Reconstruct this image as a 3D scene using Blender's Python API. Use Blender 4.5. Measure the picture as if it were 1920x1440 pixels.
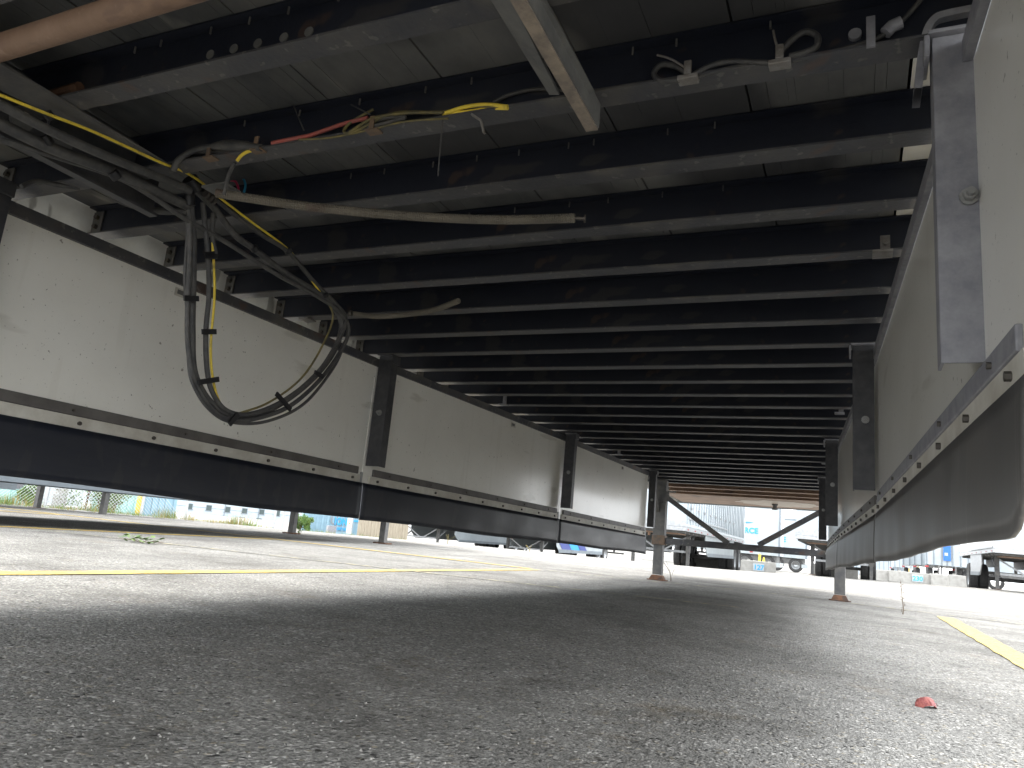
import bpy, bmesh, math, random
import numpy as np
from mathutils import Vector, Matrix, noise
random.seed(7)
for o in list(bpy.data.objects): bpy.data.objects.remove(o)
scene = bpy.context.scene
col = scene.collection
PI = math.pi

# ------------------------------------------------------------------ camera
# the trailer is modelled in its own frame (x right, y to the nose, z = 0 at the beam undersides);
# MT puts that frame on the ground (nose a little down, leaning slightly)
F_PX = 1430.447
YAW, PITCH, ROLL = -.4332, .2119, .0933
CT = Vector((1.1199, -1.8735, -.8887))
SX, SY = -.00995, .015566
OT = Vector((.07, 6.5, -1.084))
def basis():
    cy, sy, cp, sp, cr, sr = math.cos(YAW), math.sin(YAW), math.cos(PITCH), math.sin(PITCH), math.cos(ROLL), math.sin(ROLL)
    f = Vector((sy*cp, cy*cp, sp)); r0 = Vector((cy, -sy, 0)); u0 = r0.cross(f)
    return cr*r0+sr*u0, -sr*r0+cr*u0, f
RB, UB, FB = basis()
n = Vector((-SX, -SY, 1)).normalized()
gy = (Vector((0, 1, 0))-n*n[1]).normalized()
gx = gy.cross(n)
MR = Matrix((gx, gy, n))
MT = Matrix.Translation(Vector((0, 6.5, 0))) @ MR.to_4x4() @ Matrix.Translation(-OT)
CG = MT @ CT
cam = bpy.data.cameras.new('camera'); camo = bpy.data.objects.new('camera', cam); col.objects.link(camo)
cam.sensor_width = 36; cam.lens = 36*F_PX/1920; cam.clip_start = .02; cam.clip_end = 3000
m = Matrix((MR@RB, MR@UB, -(MR@FB))).transposed().to_4x4(); m.translation = CG
camo.matrix_world = m
scene.camera = camo

# ------------------------------------------------------------------ light
SUN_S, SUN_Q = -.16, .62
sd = Vector((SUN_S, SUN_Q, 1)).normalized()
w = bpy.data.worlds.new('World'); scene.world = w; w.use_nodes = True
nt = w.node_tree; bg = nt.nodes['Background']
sky = nt.nodes.new('ShaderNodeTexSky'); sky.sky_type = 'NISHITA'; sky.sun_disc = False
sky.sun_elevation = math.asin(sd.z); sky.sun_rotation = math.atan2(sd.x, sd.y)
sky.dust_density = 5.0; sky.air_density = 1.0; sky.ozone_density = 1.0
# thin bright cloud over most of the sky
tcw = nt.nodes.new('ShaderNodeTexCoord'); nz_ = nt.nodes.new('ShaderNodeTexNoise'); nz_.inputs['Scale'].default_value = 2.2; nz_.inputs['Detail'].default_value = 6
nt.links.new(tcw.outputs['Generated'], nz_.inputs['Vector'])
rg = nt.nodes.new('ShaderNodeMapRange'); rg.inputs[1].default_value = .35; rg.inputs[2].default_value = .65; rg.inputs[3].default_value = .85; rg.inputs[4].default_value = 1
nt.links.new(nz_.outputs['Fac'], rg.inputs[0])
mxw = nt.nodes.new('ShaderNodeMix'); mxw.data_type = 'RGBA'; nt.links.new(rg.outputs[0], mxw.inputs[0]); nt.links.new(sky.outputs[0], mxw.inputs[6]); mxw.inputs[7].default_value = (5.6, 5.75, 5.9, 1)
nt.links.new(mxw.outputs[2], bg.inputs[0]); bg.inputs[1].default_value = .15
sl = bpy.data.lights.new('sun', 'SUN'); sl.energy = .5; sl.angle = math.radians(18); sl.color = (1, .95, .87)
slo = bpy.data.objects.new('sun', sl); col.objects.link(slo); slo.rotation_euler = sd.to_track_quat('Z', 'Y').to_euler()
scene.view_settings.view_transform = 'Standard'; scene.view_settings.look = 'None'
scene.view_settings.exposure = 2.7; scene.view_settings.gamma = 1
scene.render.engine = 'CYCLES'
scene.cycles.max_bounces = 14; scene.cycles.diffuse_bounces = 12

# ------------------------------------------------------------------ helpers
def ray(x, y): return (FB+RB*(x-960)/F_PX-UB*(y-720)/F_PX)
def hx(x, y, X): d = ray(x, y); return CT+d*((X-CT.x)/d.x)       # point of the trailer frame on a lengthwise plane
def hy(x, y, Y): d = ray(x, y); return CT+d*((Y-CT.y)/d.y)       # ... on a crosswise plane
def hz(x, y, Z): d = ray(x, y); return CT+d*((Z-CT.z)/d.z)       # ... on a level plane
def gdir(x, y): return MR@ray(x, y)
def ground_at(x, y, Z=0): d = gdir(x, y); return CG+d*((Z-CG.z)/d.z)
def far_at(x, dist): d = gdir(x, 950+.095*x); d.z = 0; d.normalize(); return Vector((CG.x, CG.y, 0))+d*dist

# the lot is level round the trailer and falls away towards the street
CP = [(-17.2, 30.8, -.70), (-12.7, 33, -.76), (-3.9, 23.5, -.17), (5.2, 28, .06), (-1, 24, -.06), (-3.2, 52, -.45), (4, 50, -.27),
      (-24.2, 14.3, -.33), (-21.9, 17.5, -.33), (-18.7, 20.7, -.36), (-15.6, 23, -.42), (0, 16, -.0), (8, 16, .0), (-8, 17, -.06),
      (-17.2, 40, -.75), (-12.7, 42, -.8), (-3.9, 33, -.3), (-50, 60, -.7), (30, 60, 0), (0, 120, -.6), (-60, 20, -.5), (-13, 8, -.03), (60, 20, 0), (-7, 8, 0), (-5, 12, 0), (20, 5, 0), (-10, 0, 0), (100, 100, 0)]
cpx = np.array([(a, b) for a, b, c in CP], float); cpz = np.array([c for a, b, c in CP], float)
def phi(r): return r
A_ = phi(np.linalg.norm(cpx[:, None]-cpx[None], axis=2)); CW = np.linalg.solve(A_+np.eye(len(CP))*.3, cpz)
def gz(x, y):
    r = math.hypot(x, y-2); t = min(1, max(0, (r-10)/8)); t = t*t*(3-2*t)
    if t == 0: return 0
    v = float(np.sum(CW*np.linalg.norm(cpx-np.array((x, y)), axis=1)))
    return t*max(-1.3, min(.4, v))

class MB:
    def __init__(s): s.v = []; s.f = []
    def add(s, vs, fs):
        b = len(s.v); s.v += [tuple(v) for v in vs]; s.f += [tuple(i+b for i in f) for f in fs]; return s
    def box(s, x0, x1, y0, y1, z0, z1):
        return s.add([(x0, y0, z0), (x1, y0, z0), (x1, y1, z0), (x0, y1, z0), (x0, y0, z1), (x1, y0, z1), (x1, y1, z1), (x0, y1, z1)],
                     [(3, 2, 1, 0), (4, 5, 6, 7), (0, 1, 5, 4), (1, 2, 6, 5), (2, 3, 7, 6), (3, 0, 4, 7)])
    def beam(s, a, b, w, h, up=(0, 0, 1)):
        a = Vector(a); b = Vector(b); d = (b-a).normalized(); u = Vector(up)
        sd_ = d.cross(u); 
        if sd_.length < 1e-4: sd_ = d.cross(Vector((0, 1, 0)))
        sd_.normalize(); u = sd_.cross(d).normalized()
        vs = [p+sd_*i*w/2+u*j*h/2 for p in (a, b) for i, j in ((-1, -1), (1, -1), (1, 1), (-1, 1))]
        return s.add(vs, [(0, 1, 2, 3), (7, 6, 5, 4), (0, 4, 5, 1), (1, 5, 6, 2), (2, 6, 7, 3), (3, 7, 4, 0)])
    def tube(s, pts, r, n=8, cap=True, rf=None):
        pts = [Vector(p) for p in pts]; t0 = (pts[1]-pts[0]).normalized()
        a = t0.orthogonal().normalized(); rings = []
        for i, p in enumerate(pts):
            t = (pts[min(i+1, len(pts)-1)]-pts[max(i-1, 0)]).normalized()
            a = (a-t*a.dot(t)).normalized(); b = t.cross(a)
            rr = rf(i/(len(pts)-1)) if rf else r
            rings.append([p+(a*math.cos(2*PI*k/n)+b*math.sin(2*PI*k/n))*rr for k in range(n)])
        vs = [v for g in rings for v in g]; fs = []
        for i in range(len(pts)-1):
            for k in range(n): fs.append((i*n+k, i*n+(k+1) % n, (i+1)*n+(k+1) % n, (i+1)*n+k))
        if cap: fs.append(tuple(range(n-1, -1, -1))); fs.append(tuple((len(pts)-1)*n+k for k in range(n)))
        return s.add(vs, fs)
    def extrude(s, poly, z0, z1, axis=2):     # poly of (u,v), extruded along axis
        def P(u, v, w_): return {2: (u, v, w_), 1: (u, w_, v), 0: (w_, u, v)}[axis]
        n_ = len(poly); vs = [P(u, v, z0) for u, v in poly]+[P(u, v, z1) for u, v in poly]
        fs = [(i, (i+1) % n_, n_+(i+1) % n_, n_+i) for i in range(n_)]+[tuple(range(n_-1, -1, -1)), tuple(range(n_, 2*n_))]
        return s.add(vs, fs)
    def mesh(s, name):
        me = bpy.data.meshes.new(name); me.from_pydata(s.v, [], s.f); me.validate()
        bm = bmesh.new(); bm.from_mesh(me); bmesh.ops.recalc_face_normals(bm, faces=bm.faces); bm.to_mesh(me); bm.free(); return me
def smooth_mesh(me, ang=40):
    me.shade_smooth()
    try: me.set_sharp_from_angle(angle=math.radians(ang))
    except Exception: pass
def link(name, me, mat, parent=None, smooth=False, bevel=0):
    if isinstance(me, MB): me = me.mesh(name)
    if mat and not me.materials: me.materials.append(mat)
    if smooth: smooth_mesh(me)
    o = bpy.data.objects.new(name, me); col.objects.link(o)
    if parent: o.parent = parent
    if bevel:
        md = o.modifiers.new('bevel', 'BEVEL'); md.width = bevel; md.segments = 2; md.limit_method = 'ANGLE'
    return o
def tag(o, label=None, cat=None, group=None, kind=None):
    if label: o['label'] = label
    if cat: o['category'] = cat
    if group: o['group'] = group
    if kind: o['kind'] = kind
    return o
def thing(name, label, cat, loc=(0, 0, 0), rz=0, group=None, mat=None):
    o = bpy.data.objects.new(name, None); col.objects.link(o); o.empty_display_size = .2
    if mat is not None: o.matrix_world = mat
    else: o.location = loc; o.rotation_euler = (0, 0, rz)
    return tag(o, label, cat, group)
def spline(pts, n=8):
    P = [Vector(p) for p in pts]; P = [2*P[0]-P[1]]+P+[2*P[-1]-P[-2]]; out = []
    for i in range(1, len(P)-2):
        for k in range(n):
            t = k/n; a, b, c, d = P[i-1:i+3]
            out.append(.5*((2*b)+(c-a)*t+(2*a-5*b+4*c-d)*t*t+(3*b-a-3*c+d)*t**3))
    out.append(P[-2]); return out

# ------------------------------------------------------------------ materials
def mat(name, c, rough=.6, metal=0., spec=.5, c2=None, nscale=8, bump=0., bscale=60, coat=0., detail=4, thr=(.35, .65), stretch=(1, 1, 1), extra=None, rvar=0.):
    m_ = bpy.data.materials.new(name); m_.use_nodes = True; t = m_.node_tree; b = t.nodes['Principled BSDF']
    N, L = t.nodes.new, t.links.new
    b.inputs['Roughness'].default_value = rough; b.inputs['Metallic'].default_value = metal
    b.inputs['Specular IOR Level'].default_value = spec; b.inputs['Coat Weight'].default_value = coat
    b.inputs['Coat Roughness'].default_value = .12
    b.inputs['Base Color'].default_value = (*c, 1)
    tc = N('ShaderNodeTexCoord'); mp = N('ShaderNodeMapping'); mp.inputs['Scale'].default_value = stretch; L(tc.outputs['Object'], mp.inputs[0])
    if c2:
        n1 = N('ShaderNodeTexNoise'); n1.inputs['Scale'].default_value = nscale; n1.inputs['Detail'].default_value = detail; n1.inputs['Roughness'].default_value = .65
        L(mp.outputs[0], n1.inputs['Vector'])
        r = N('ShaderNodeValToRGB'); r.color_ramp.elements[0].position = thr[0]; r.color_ramp.elements[1].position = thr[1]
        r.color_ramp.elements[0].color = (*c, 1); r.color_ramp.elements[1].color = (*c2, 1)
        L(n1.outputs['Fac'], r.inputs[0]); L(r.outputs[0], b.inputs['Base Color'])
        if rvar:
            mr = N('ShaderNodeMapRange'); mr.inputs['To Min'].default_value = max(.05, rough-rvar); mr.inputs['To Max'].default_value = min(1, rough+rvar)
            L(n1.outputs['Fac'], mr.inputs[0]); L(mr.outputs[0], b.inputs['Roughness'])
    if bump:
        n2 = N('ShaderNodeTexNoise'); n2.inputs['Scale'].default_value = bscale; n2.inputs['Detail'].default_value = 3
        L(mp.outputs[0], n2.inputs['Vector']); bp = N('ShaderNodeBump'); bp.inputs['Strength'].default_value = bump; bp.inputs['Distance'].default_value = .004
        L(n2.outputs['Fac'], bp.inputs['Height']); L(bp.outputs[0], b.inputs['Normal'])
    if extra: extra(t, b, mp)
    return m_
def speckle(scale, thr, colr, strength=1., stretch=(1, 1, 1)):
    def f(t, b, mp):
        N, L = t.nodes.new, t.links.new
        m2 = N('ShaderNodeMapping'); m2.inputs['Scale'].default_value = stretch; L(mp.outputs[0], m2.inputs[0])
        n = N('ShaderNodeTexNoise'); n.inputs['Scale'].default_value = scale; n.inputs['Detail'].default_value = 2.5
        L(m2.outputs[0], n.inputs['Vector'])
        r = N('ShaderNodeMapRange'); r.inputs['From Min'].default_value = thr; r.inputs['From Max'].default_value = thr+.05; r.inputs['To Max'].default_value = strength; r.clamp = True
        L(n.outputs['Fac'], r.inputs[0]); mx = N('ShaderNodeMix'); mx.data_type = 'RGBA'
        src = b.inputs['Base Color']
        if src.links: L(src.links[0].from_socket, mx.inputs[6])
        else: mx.inputs[6].default_value = src.default_value
        mx.inputs[7].default_value = (*colr, 1); L(r.outputs[0], mx.inputs[0]); L(mx.outputs[2], b.inputs['Base Color'])
    return f
def asphalt():
    m_ = bpy.data.materials.new('asphalt'); m_.use_nodes = True; t = m_.node_tree; b = t.nodes['Principled BSDF']; N, L = t.nodes.new, t.links.new
    tc = N('ShaderNodeTexCoord')
    def noi(s, d=4, r=.6):
        n_ = N('ShaderNodeTexNoise'); n_.inputs['Scale'].default_value = s; n_.inputs['Detail'].default_value = d; n_.inputs['Roughness'].default_value = r; L(tc.outputs['Object'], n_.inputs['Vector']); return n_.outputs['Fac']
    def vor(s, feat='F1'):
        v_ = N('ShaderNodeTexVoronoi'); v_.feature = feat; v_.inputs['Scale'].default_value = s; v_.inputs['Randomness'].default_value = 1
        L(tc.outputs['Object'], v_.inputs['Vector']); return v_
    def mr(a, f0, f1, t0, t1):
        q = N('ShaderNodeMapRange'); L(a, q.inputs[0]); q.inputs[1].default_value = f0; q.inputs[2].default_value = f1; q.inputs[3].default_value = t0; q.inputs[4].default_value = t1; return q.outputs[0]
    def mixc(fac, a, b_):
        q = N('ShaderNodeMix'); q.data_type = 'RGBA'; L(fac, q.inputs[0])
        for k, v in ((6, a), (7, b_)):
            if isinstance(v, tuple): q.inputs[k].default_value = (*v, 1)
            else: L(v, q.inputs[k])
        return q.outputs[2]
    def math_(op, a, b_):
        q = N('ShaderNodeMath'); q.operation = op
        for k, v in ((0, a), (1, b_)):
            if isinstance(v, float): q.inputs[k].default_value = v
            else: L(v, q.inputs[k])
        return q.outputs[0]
    v1 = vor(95); v2 = vor(210)
    sep = N('ShaderNodeSeparateColor'); L(v1.outputs['Color'], sep.inputs[0])
    sep2 = N('ShaderNodeSeparateColor'); L(v2.outputs['Color'], sep2.inputs[0])
    stone = mixc(mr(sep.outputs[0], .2, 1, 0, 1), (.165, .16, .15), (.54, .52, .485))
    stone = mixc(mr(sep.outputs[1], .86, .9, 0, .8), stone, (.33, .29, .22))
    stone = mixc(mr(sep.outputs[2], .94, .96, 0, .9), stone, (.02, .02, .02))
    fine = mixc(sep2.outputs[0], (.125, .122, .114), (.32, .31, .288))
    isst = math_('MULTIPLY', mr(v1.outputs['Distance'], .40, .62, 1, 0), mr(noi(33, 2), .42, .56, 0, 1))
    base = mixc(isst, fine, stone)
    base = mixc(mr(noi(.9, 6, .75), .50, .66, 0, .55), base, (.10, .093, .083))
    base = mixc(mr(noi(4, 7, .8), .57, .68, 0, .65), base, (.055, .05, .045))
    base = mixc(mr(noi(2.1, 5, .75), .58, .72, 0, .38), base, (.20, .15, .09))
    base = mixc(mr(noi(55, 3, .7), .63, .68, 0, .8), base, (.03, .03, .03))
    dk = N('ShaderNodeMix'); dk.data_type = 'RGBA'; dk.blend_type = 'MULTIPLY'; dk.inputs[0].default_value = 1
    L(base, dk.inputs[6]); g_ = N('ShaderNodeCombineColor'); lv = mr(noi(1.3, 5, .7), .3, .7, .74, 1.22)
    for k in range(3): L(lv, g_.inputs[k])
    L(g_.outputs[0], dk.inputs[7]); L(dk.outputs[2], b.inputs['Base Color'])
    b.inputs['Roughness'].default_value = .95; b.inputs['Specular IOR Level'].default_value = .12
    h = math_('ADD', math_('MULTIPLY', mr(v1.outputs['Distance'], 0, .7, 1, 0), math_('MULTIPLY', isst, 1.0)), math_('MULTIPLY', mr(v2.outputs['Distance'], 0, .7, 1, 0), .35))
    h = math_('ADD', h, math_('MULTIPLY', noi(14, 5), .9))
    bp = N('ShaderNodeBump'); bp.inputs['Strength'].default_value = .85; bp.inputs['Distance'].default_value = .006; L(h, bp.inputs['Height']); L(bp.outputs[0], b.inputs['Normal'])
    return m_
M = {}
M['asphalt'] = asphalt()
M['paint'] = mat('worn_yellow_paint', (.62, .43, .07), .8, c2=(.42, .33, .15), nscale=26, bump=.9, bscale=130, thr=(.45, .68), extra=speckle(75, .56, (.17, .16, .14), .85))
M['paint_old'] = mat('old_faded_paint', (.42, .37, .22), .9, c2=(.17, .165, .15), nscale=12, thr=(.40, .55), bump=.5, bscale=150)
M['steel'] = mat('black_painted_steel', (.044, .046, .056), .5, c2=(.088, .084, .082), nscale=6, bump=.25, bscale=90, rvar=.12, extra=lambda t, b, mp: (speckle(5, .58, (.13, .12, .105), .6, (.5, .6, 1))(t, b, mp), speckle(8, .64, (.10, .058, .04), .6)(t, b, mp), speckle(40, .62, (.18, .17, .155), .5)(t, b, mp)))
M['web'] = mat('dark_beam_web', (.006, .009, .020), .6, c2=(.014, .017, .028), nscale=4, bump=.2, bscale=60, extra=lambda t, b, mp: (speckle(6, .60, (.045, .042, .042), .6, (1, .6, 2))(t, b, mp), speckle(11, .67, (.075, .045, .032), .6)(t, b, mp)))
M['steel_dusty'] = mat('dusty_dark_steel', (.075, .075, .078), .6, c2=(.14, .135, .125), nscale=9, bump=.3, bscale=70, rvar=.1)
M['bracket'] = mat('grey_galvanised_steel', (.20, .20, .225), .5, metal=.1, c2=(.30, .30, .32), nscale=22, bump=.2, bscale=60, extra=speckle(14, .66, (.2, .2, .22), .4))
M['bracket_dark'] = mat('dark_bracket_steel', (.04, .041, .047), .45, metal=.1, c2=(.07, .069, .072), nscale=22, bump=.2, bscale=60)
M['wood'] = mat('dark_laminated_floor', (.055, .058, .062), .8, c2=(.17, .167, .158), nscale=2.6, bump=.4, bscale=30, stretch=(1, .6, 1), detail=9, thr=(.36, .7), extra=lambda t, b, mp: (speckle(1.7, .56, (.03, .03, .034), .75, (1, 1.6, 1))(t, b, mp), speckle(9, .68, (.26, .25, .23), .5, (1, .35, 1))(t, b, mp)))
M['rust'] = mat('rusty_steel', (.075, .042, .027), .85, c2=(.17, .085, .048), nscale=14, bump=.6, bscale=70, extra=speckle(8, .6, (.06, .045, .04), .8))
M['rust_dull'] = mat('rust_stained_steel', (.10, .09, .08), .8, c2=(.20, .13, .085), nscale=16, bump=.4, bscale=70)
M['tube'] = mat('rusty_brown_tube', (.19, .115, .075), .65, c2=(.27, .175, .12), nscale=7, bump=.5, bscale=45, thr=(.3, .7), detail=8, extra=lambda t, b, mp: (speckle(9, .58, (.14, .085, .065), .45, (1, 3, 1))(t, b, mp), speckle(30, .62, (.33, .23, .17), .4)(t, b, mp)))
M['angle'] = mat('dusty_tan_steel', (.34, .28, .22), .75, c2=(.20, .17, .145), nscale=28, bump=.5, bscale=80)
M['angle_grey'] = mat('dusty_grey_steel', (.17, .17, .16), .75, c2=(.10, .10, .10), nscale=9, bump=.3, bscale=80)
M['panel'] = mat('scuffed_white_skirt_panel', (.84, .825, .77), .28, c2=(.76, .74, .68), nscale=2.5, detail=6, coat=.35, bump=.02, bscale=8, thr=(.3, .75),
    extra=lambda t, b, mp: (speckle(55, .705, (.17, .145, .11), .75)(t, b, mp), speckle(7, .66, (.46, .43, .36), .4, (1, .35, 1.4))(t, b, mp), speckle(10, .62, (.62, .59, .52), .14, (1, 1.6, .14))(t, b, mp), speckle(130, .70, (.12, .10, .08), .7)(t, b, mp), speckle(1.3, .60, (.58, .55, .48), .14)(t, b, mp)))
M['white_trim'] = mat('white_plastic_strip', (.62, .60, .54), .5, c2=(.46, .43, .37), nscale=9, bump=.1)
M['bar'] = mat('dark_brown_bar', (.085, .078, .074), .5, c2=(.13, .12, .113), nscale=10, bump=.2, bscale=60)
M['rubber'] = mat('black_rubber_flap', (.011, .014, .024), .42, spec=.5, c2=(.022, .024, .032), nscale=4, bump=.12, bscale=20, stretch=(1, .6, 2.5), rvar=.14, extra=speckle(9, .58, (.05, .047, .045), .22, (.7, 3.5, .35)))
M['rubber_dusty_lit'] = mat('dusty_lit_rubber_flap', (.085, .082, .080), .42, spec=.6, c2=(.13, .124, .118), nscale=5, bump=.08, bscale=20, stretch=(1, 1.6, .5), rvar=.1, extra=speckle(8, .6, (.19, .18, .165), .35, (.7, 4, .3)))  # dust, plus the stronger light on the right flap put into the colour
M['white_rail'] = mat('white_rail_paint', (.78, .78, .76), .45, c2=(.62, .61, .58), nscale=7, extra=speckle(16, .62, (.22, .21, .19), .7, (1, 1, .4)))
M['white'] = mat('white_vehicle_paint', (.38, .42, .445), .35, c2=(.30, .34, .365), nscale=1.3, detail=8, coat=.3)
M['white_dull'] = mat('white_dull_panel', (.36, .39, .40), .5, c2=(.28, .31, .32), nscale=2)
M['grey_panel'] = mat('pale_grey_trim', (.19, .22, .245), .5, c2=(.15, .17, .19), nscale=3)
M['alu'] = mat('brushed_aluminium', (.42, .43, .44), .4, metal=.5, c2=(.30, .31, .32), nscale=12)
M['blue'] = mat('blue_graphic_print', (.02, .12, .42), .5); M['blue2'] = mat('light_blue_graphic_print', (.03, .30, .62), .5)
M['navy'] = mat('navy_graphic_print', (.05, .07, .25), .5); M['grey_print'] = mat('grey_lettering', (.25, .25, .25), .6)
M['tyre'] = mat('tyre_rubber', (.022, .022, .024), .75, c2=(.05, .048, .045), nscale=14)
M['red'] = mat('red_reflector', (.32, .03, .03), .5); M['redmark'] = mat('orange_reflector', (.75, .2, .02), .4)
M['hose'] = mat('dusty_black_hose', (.042, .042, .045), .6, c2=(.085, .082, .077), nscale=30, bump=.25, bscale=120, rvar=.1)
M['tie'] = mat('black_nylon_tie', (.012, .012, .014), .5)
M['yellow'] = mat('yellow_cable_sheath', (.80, .60, .06), .5, c2=(.40, .30, .06), nscale=30, thr=(.5, .75))
M['olive'] = mat('grimy_yellow_cable', (.20, .16, .05), .6, c2=(.10, .09, .05), nscale=30)
M['pink'] = mat('faded_red_cable', (.42, .085, .065), .6, c2=(.30, .10, .085), nscale=30); M['magenta'] = mat('magenta_air_line', (.50, .03, .10), .4); M['cyan'] = mat('blue_air_line', (.03, .26, .45), .4)
M['loom'] = mat('dusty_brown_spring_hose', (.135, .122, .098), .7, c2=(.19, .17, .135), nscale=8, extra=speckle(6, .62, (.10, .06, .05), .6))
M['clip'] = mat('dull_zinc_clip', (.26, .25, .24), .5, metal=.3, c2=(.17, .15, .13), nscale=40)
M['clip_rust'] = mat('rusty_clip', (.20, .13, .08), .7, c2=(.12, .09, .07), nscale=40)
M['bolt'] = mat('dark_bolt_steel', (.10, .09, .08), .45, metal=.5); M['bolt_light'] = mat('light_bolt_steel', (.30, .30, .29), .4, metal=.5)
M['tan_plate'] = mat('worn_coupler_plate', (.30, .19, .125), .6, c2=(.20, .125, .085), nscale=6, extra=speckle(3, .64, (.12, .08, .06), .8))
M['worn'] = mat('bare_scraped_steel', (.5, .46, .40), .5, c2=(.34, .26, .20), nscale=10, stretch=(1, 3, 1))
M['concrete'] = mat('pale_concrete', (.30, .295, .275), .85, c2=(.23, .22, .205), nscale=5, bump=.3, bscale=30)
M['cladding'] = mat('white_wall_cladding', (.36, .41, .44), .6, c2=(.31, .36, .39), nscale=3); M['glass'] = mat('dark_window_glass', (.06, .08, .08), .15)
M['container_blue'] = mat('pale_blue_container_paint', (.22, .34, .41), .5, c2=(.18, .29, .36), nscale=3); M['teal'] = mat('pale_teal_paint', (.22, .38, .35), .5, c2=(.18, .32, .30), nscale=3)
M['wood_fence'] = mat('tan_fence_boards', (.33, .29, .22), .8, c2=(.24, .20, .15), nscale=6, stretch=(3, 3, .5)); M['wire'] = mat('galvanised_fence_wire', (.45, .46, .46), .45, metal=.4)
M['ochre'] = mat('ochre_wall_paint', (.48, .36, .15), .8, c2=(.42, .31, .13), nscale=2)
M['leafgreen'] = mat('green_leaves', (.05, .12, .025), .6, c2=(.13, .20, .035), nscale=5); M['dry'] = mat('dry_straw_grass', (.26, .18, .055), .8, c2=(.13, .14, .04), nscale=4)
M['brown_stem'] = mat('brown_dry_stem', (.10, .06, .03), .8); M['leafred'] = mat('dull_red_leaf', (.27, .075, .06), .6, c2=(.15, .022, .025), nscale=60, thr=(.4, .62), bump=.6, bscale=180)
M['stone'] = mat('loose_stone_chips', (.17, .165, .15), .85, c2=(.36, .35, .32), nscale=30); M['silver'] = mat('weathered_zinc_drum', (.35, .36, .36), .5, c2=(.22, .2, .17), nscale=8)
M['yellow_post'] = mat('yellow_post_paint', (.60, .46, .08), .6)

# ------------------------------------------------------------------ ground
def axis_vals(a, b, near, step, grow):
    v = [near]; s = step
    while v[-1] < b: v.append(v[-1]+s); s *= grow
    u = [near]; s = step
    while u[-1] > a: u.append(u[-1]-s); s *= grow
    return sorted(set(u+v))
xs = axis_vals(-600, 600, 0, .8, 1.055); ys = axis_vals(-300, 1200, 4, .8, 1.055)
vs = [(x, y, gz(x, y)) for y in ys for x in xs]; nx = len(xs)
fs = [(j*nx+i, j*nx+i+1, (j+1)*nx+i+1, (j+1)*nx+i) for j in range(len(ys)-1) for i in range(nx-1)]
gme = MB().add(vs, fs); g = link('parking_lot_asphalt', gme, M['asphalt'], smooth=True); tag(g, kind='structure')
def stripe(name, x0, y0, x1, y1, w_, mt, z=.004, wob=.006):
    a = Vector((x0, y0, 0)); b = Vector((x1, y1, 0)); d = (b-a); L_ = d.length; d.normalize(); s_ = Vector((-d.y, d.x, 0)); n_ = max(2, int(L_/.12)); vs = []
    for i in range(n_+1):
        c = a+d*(L_*i/n_)
        for k in (-1, 1):
            q = c+s_*k*(w_/2+random.uniform(-wob, wob)); vs.append((q.x, q.y, gz(q.x, q.y)+z))
    return tag(link(name, MB().add(vs, [(2*i, 2*i+1, 2*i+3, 2*i+2) for i in range(n_)]), mt), kind='structure')
stripe('painted_stall_line', 1.72, -6, 1.72, 5.60, .127, M['paint'])
stripe('painted_stall_line', -1.97, -6, -1.97, 5.66, .125, M['paint'])
stripe('painted_stall_line', -5.35, -6, -5.42, 5.60, .125, M['paint'])
stripe('painted_stall_line', -9.3, -6, -9.3, 5.62, .125, M['paint'])
stripe('painted_cross_line', -14, 5.70, -2.05, 5.74, .11, M['paint'], .005)
stripe('painted_cross_line', -1.88, 5.76, .75, 6.45, .06, M['paint_old'], .006)
stripe('painted_cross_line', .95, 6.20, 3.6, 5.62, .05, M['paint_old'], .006)
stripe('old_faded_line', -5.2, 2.5, .35, 3.55, .05, M['paint_old'], .0045)
stripe('old_faded_line', -8, 12.6, 6, 12.6, .06, M['paint_old'], .0045)
# loose chips lying on the asphalt close to the camera
mb = MB()
for i in range(2600):
    px = random.uniform(-100, 2020); py = random.uniform(1090, 1520)
    p = ground_at(px, py)
    r = random.choice([.001, .0014, .0018, .0024])*random.uniform(.8, 1.4)
    if random.random() < .01: r *= 1.6
    vs = []
    a0 = random.random()*6
    for k in range(5): vs.append((p.x+math.cos(a0+k*1.257)*r*random.uniform(.7, 1.3), p.y+math.sin(a0+k*1.257)*r*random.uniform(.7, 1.3), -.0005))
    vs += [(p.x+random.uniform(-.3, .3)*r, p.y+random.uniform(-.3, .3)*r, r*random.uniform(.5, 1.1))]
    mb.add(vs, [(k, (k+1) % 5, 5) for k in range(5)])
tag(link('loose_gravel', mb, M['stone']), 'fine loose stone chips scattered over the asphalt', 'gravel', kind='stuff')

# ------------------------------------------------------------------ the trailer overhead
T = thing('semi_trailer', 'dark underside of the near box trailer seen from below, with white side skirts', 'trailer', mat=MT)
XC = .07; XL, XR = -1.22, 1.31; S = .3048
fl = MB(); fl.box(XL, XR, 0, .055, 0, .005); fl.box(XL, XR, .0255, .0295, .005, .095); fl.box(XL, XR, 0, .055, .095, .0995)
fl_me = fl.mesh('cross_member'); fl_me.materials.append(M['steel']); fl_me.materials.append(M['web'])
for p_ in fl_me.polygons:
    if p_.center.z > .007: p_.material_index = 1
clipm = MB(); clipm.box(-.0225, .0225, -.002, .002, .012, .088).mesh; clip_me = clipm.mesh('end_plate'); clip_me.materials.append(M['steel_dusty'])
bm_ = MB(); bm_.tube([(0, 0, 0), (0, -.012, 0)], .0085, 6); bolt_me = bm_.mesh('bolt'); bolt_me.materials.append(M['bolt'])
members = []
def addmesh(name, me, parent, loc, rot=None):
    o = bpy.data.objects.new(name, me); col.objects.link(o); o.parent = parent; o.location = loc
    if rot: o.rotation_euler = rot
    return o
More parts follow.
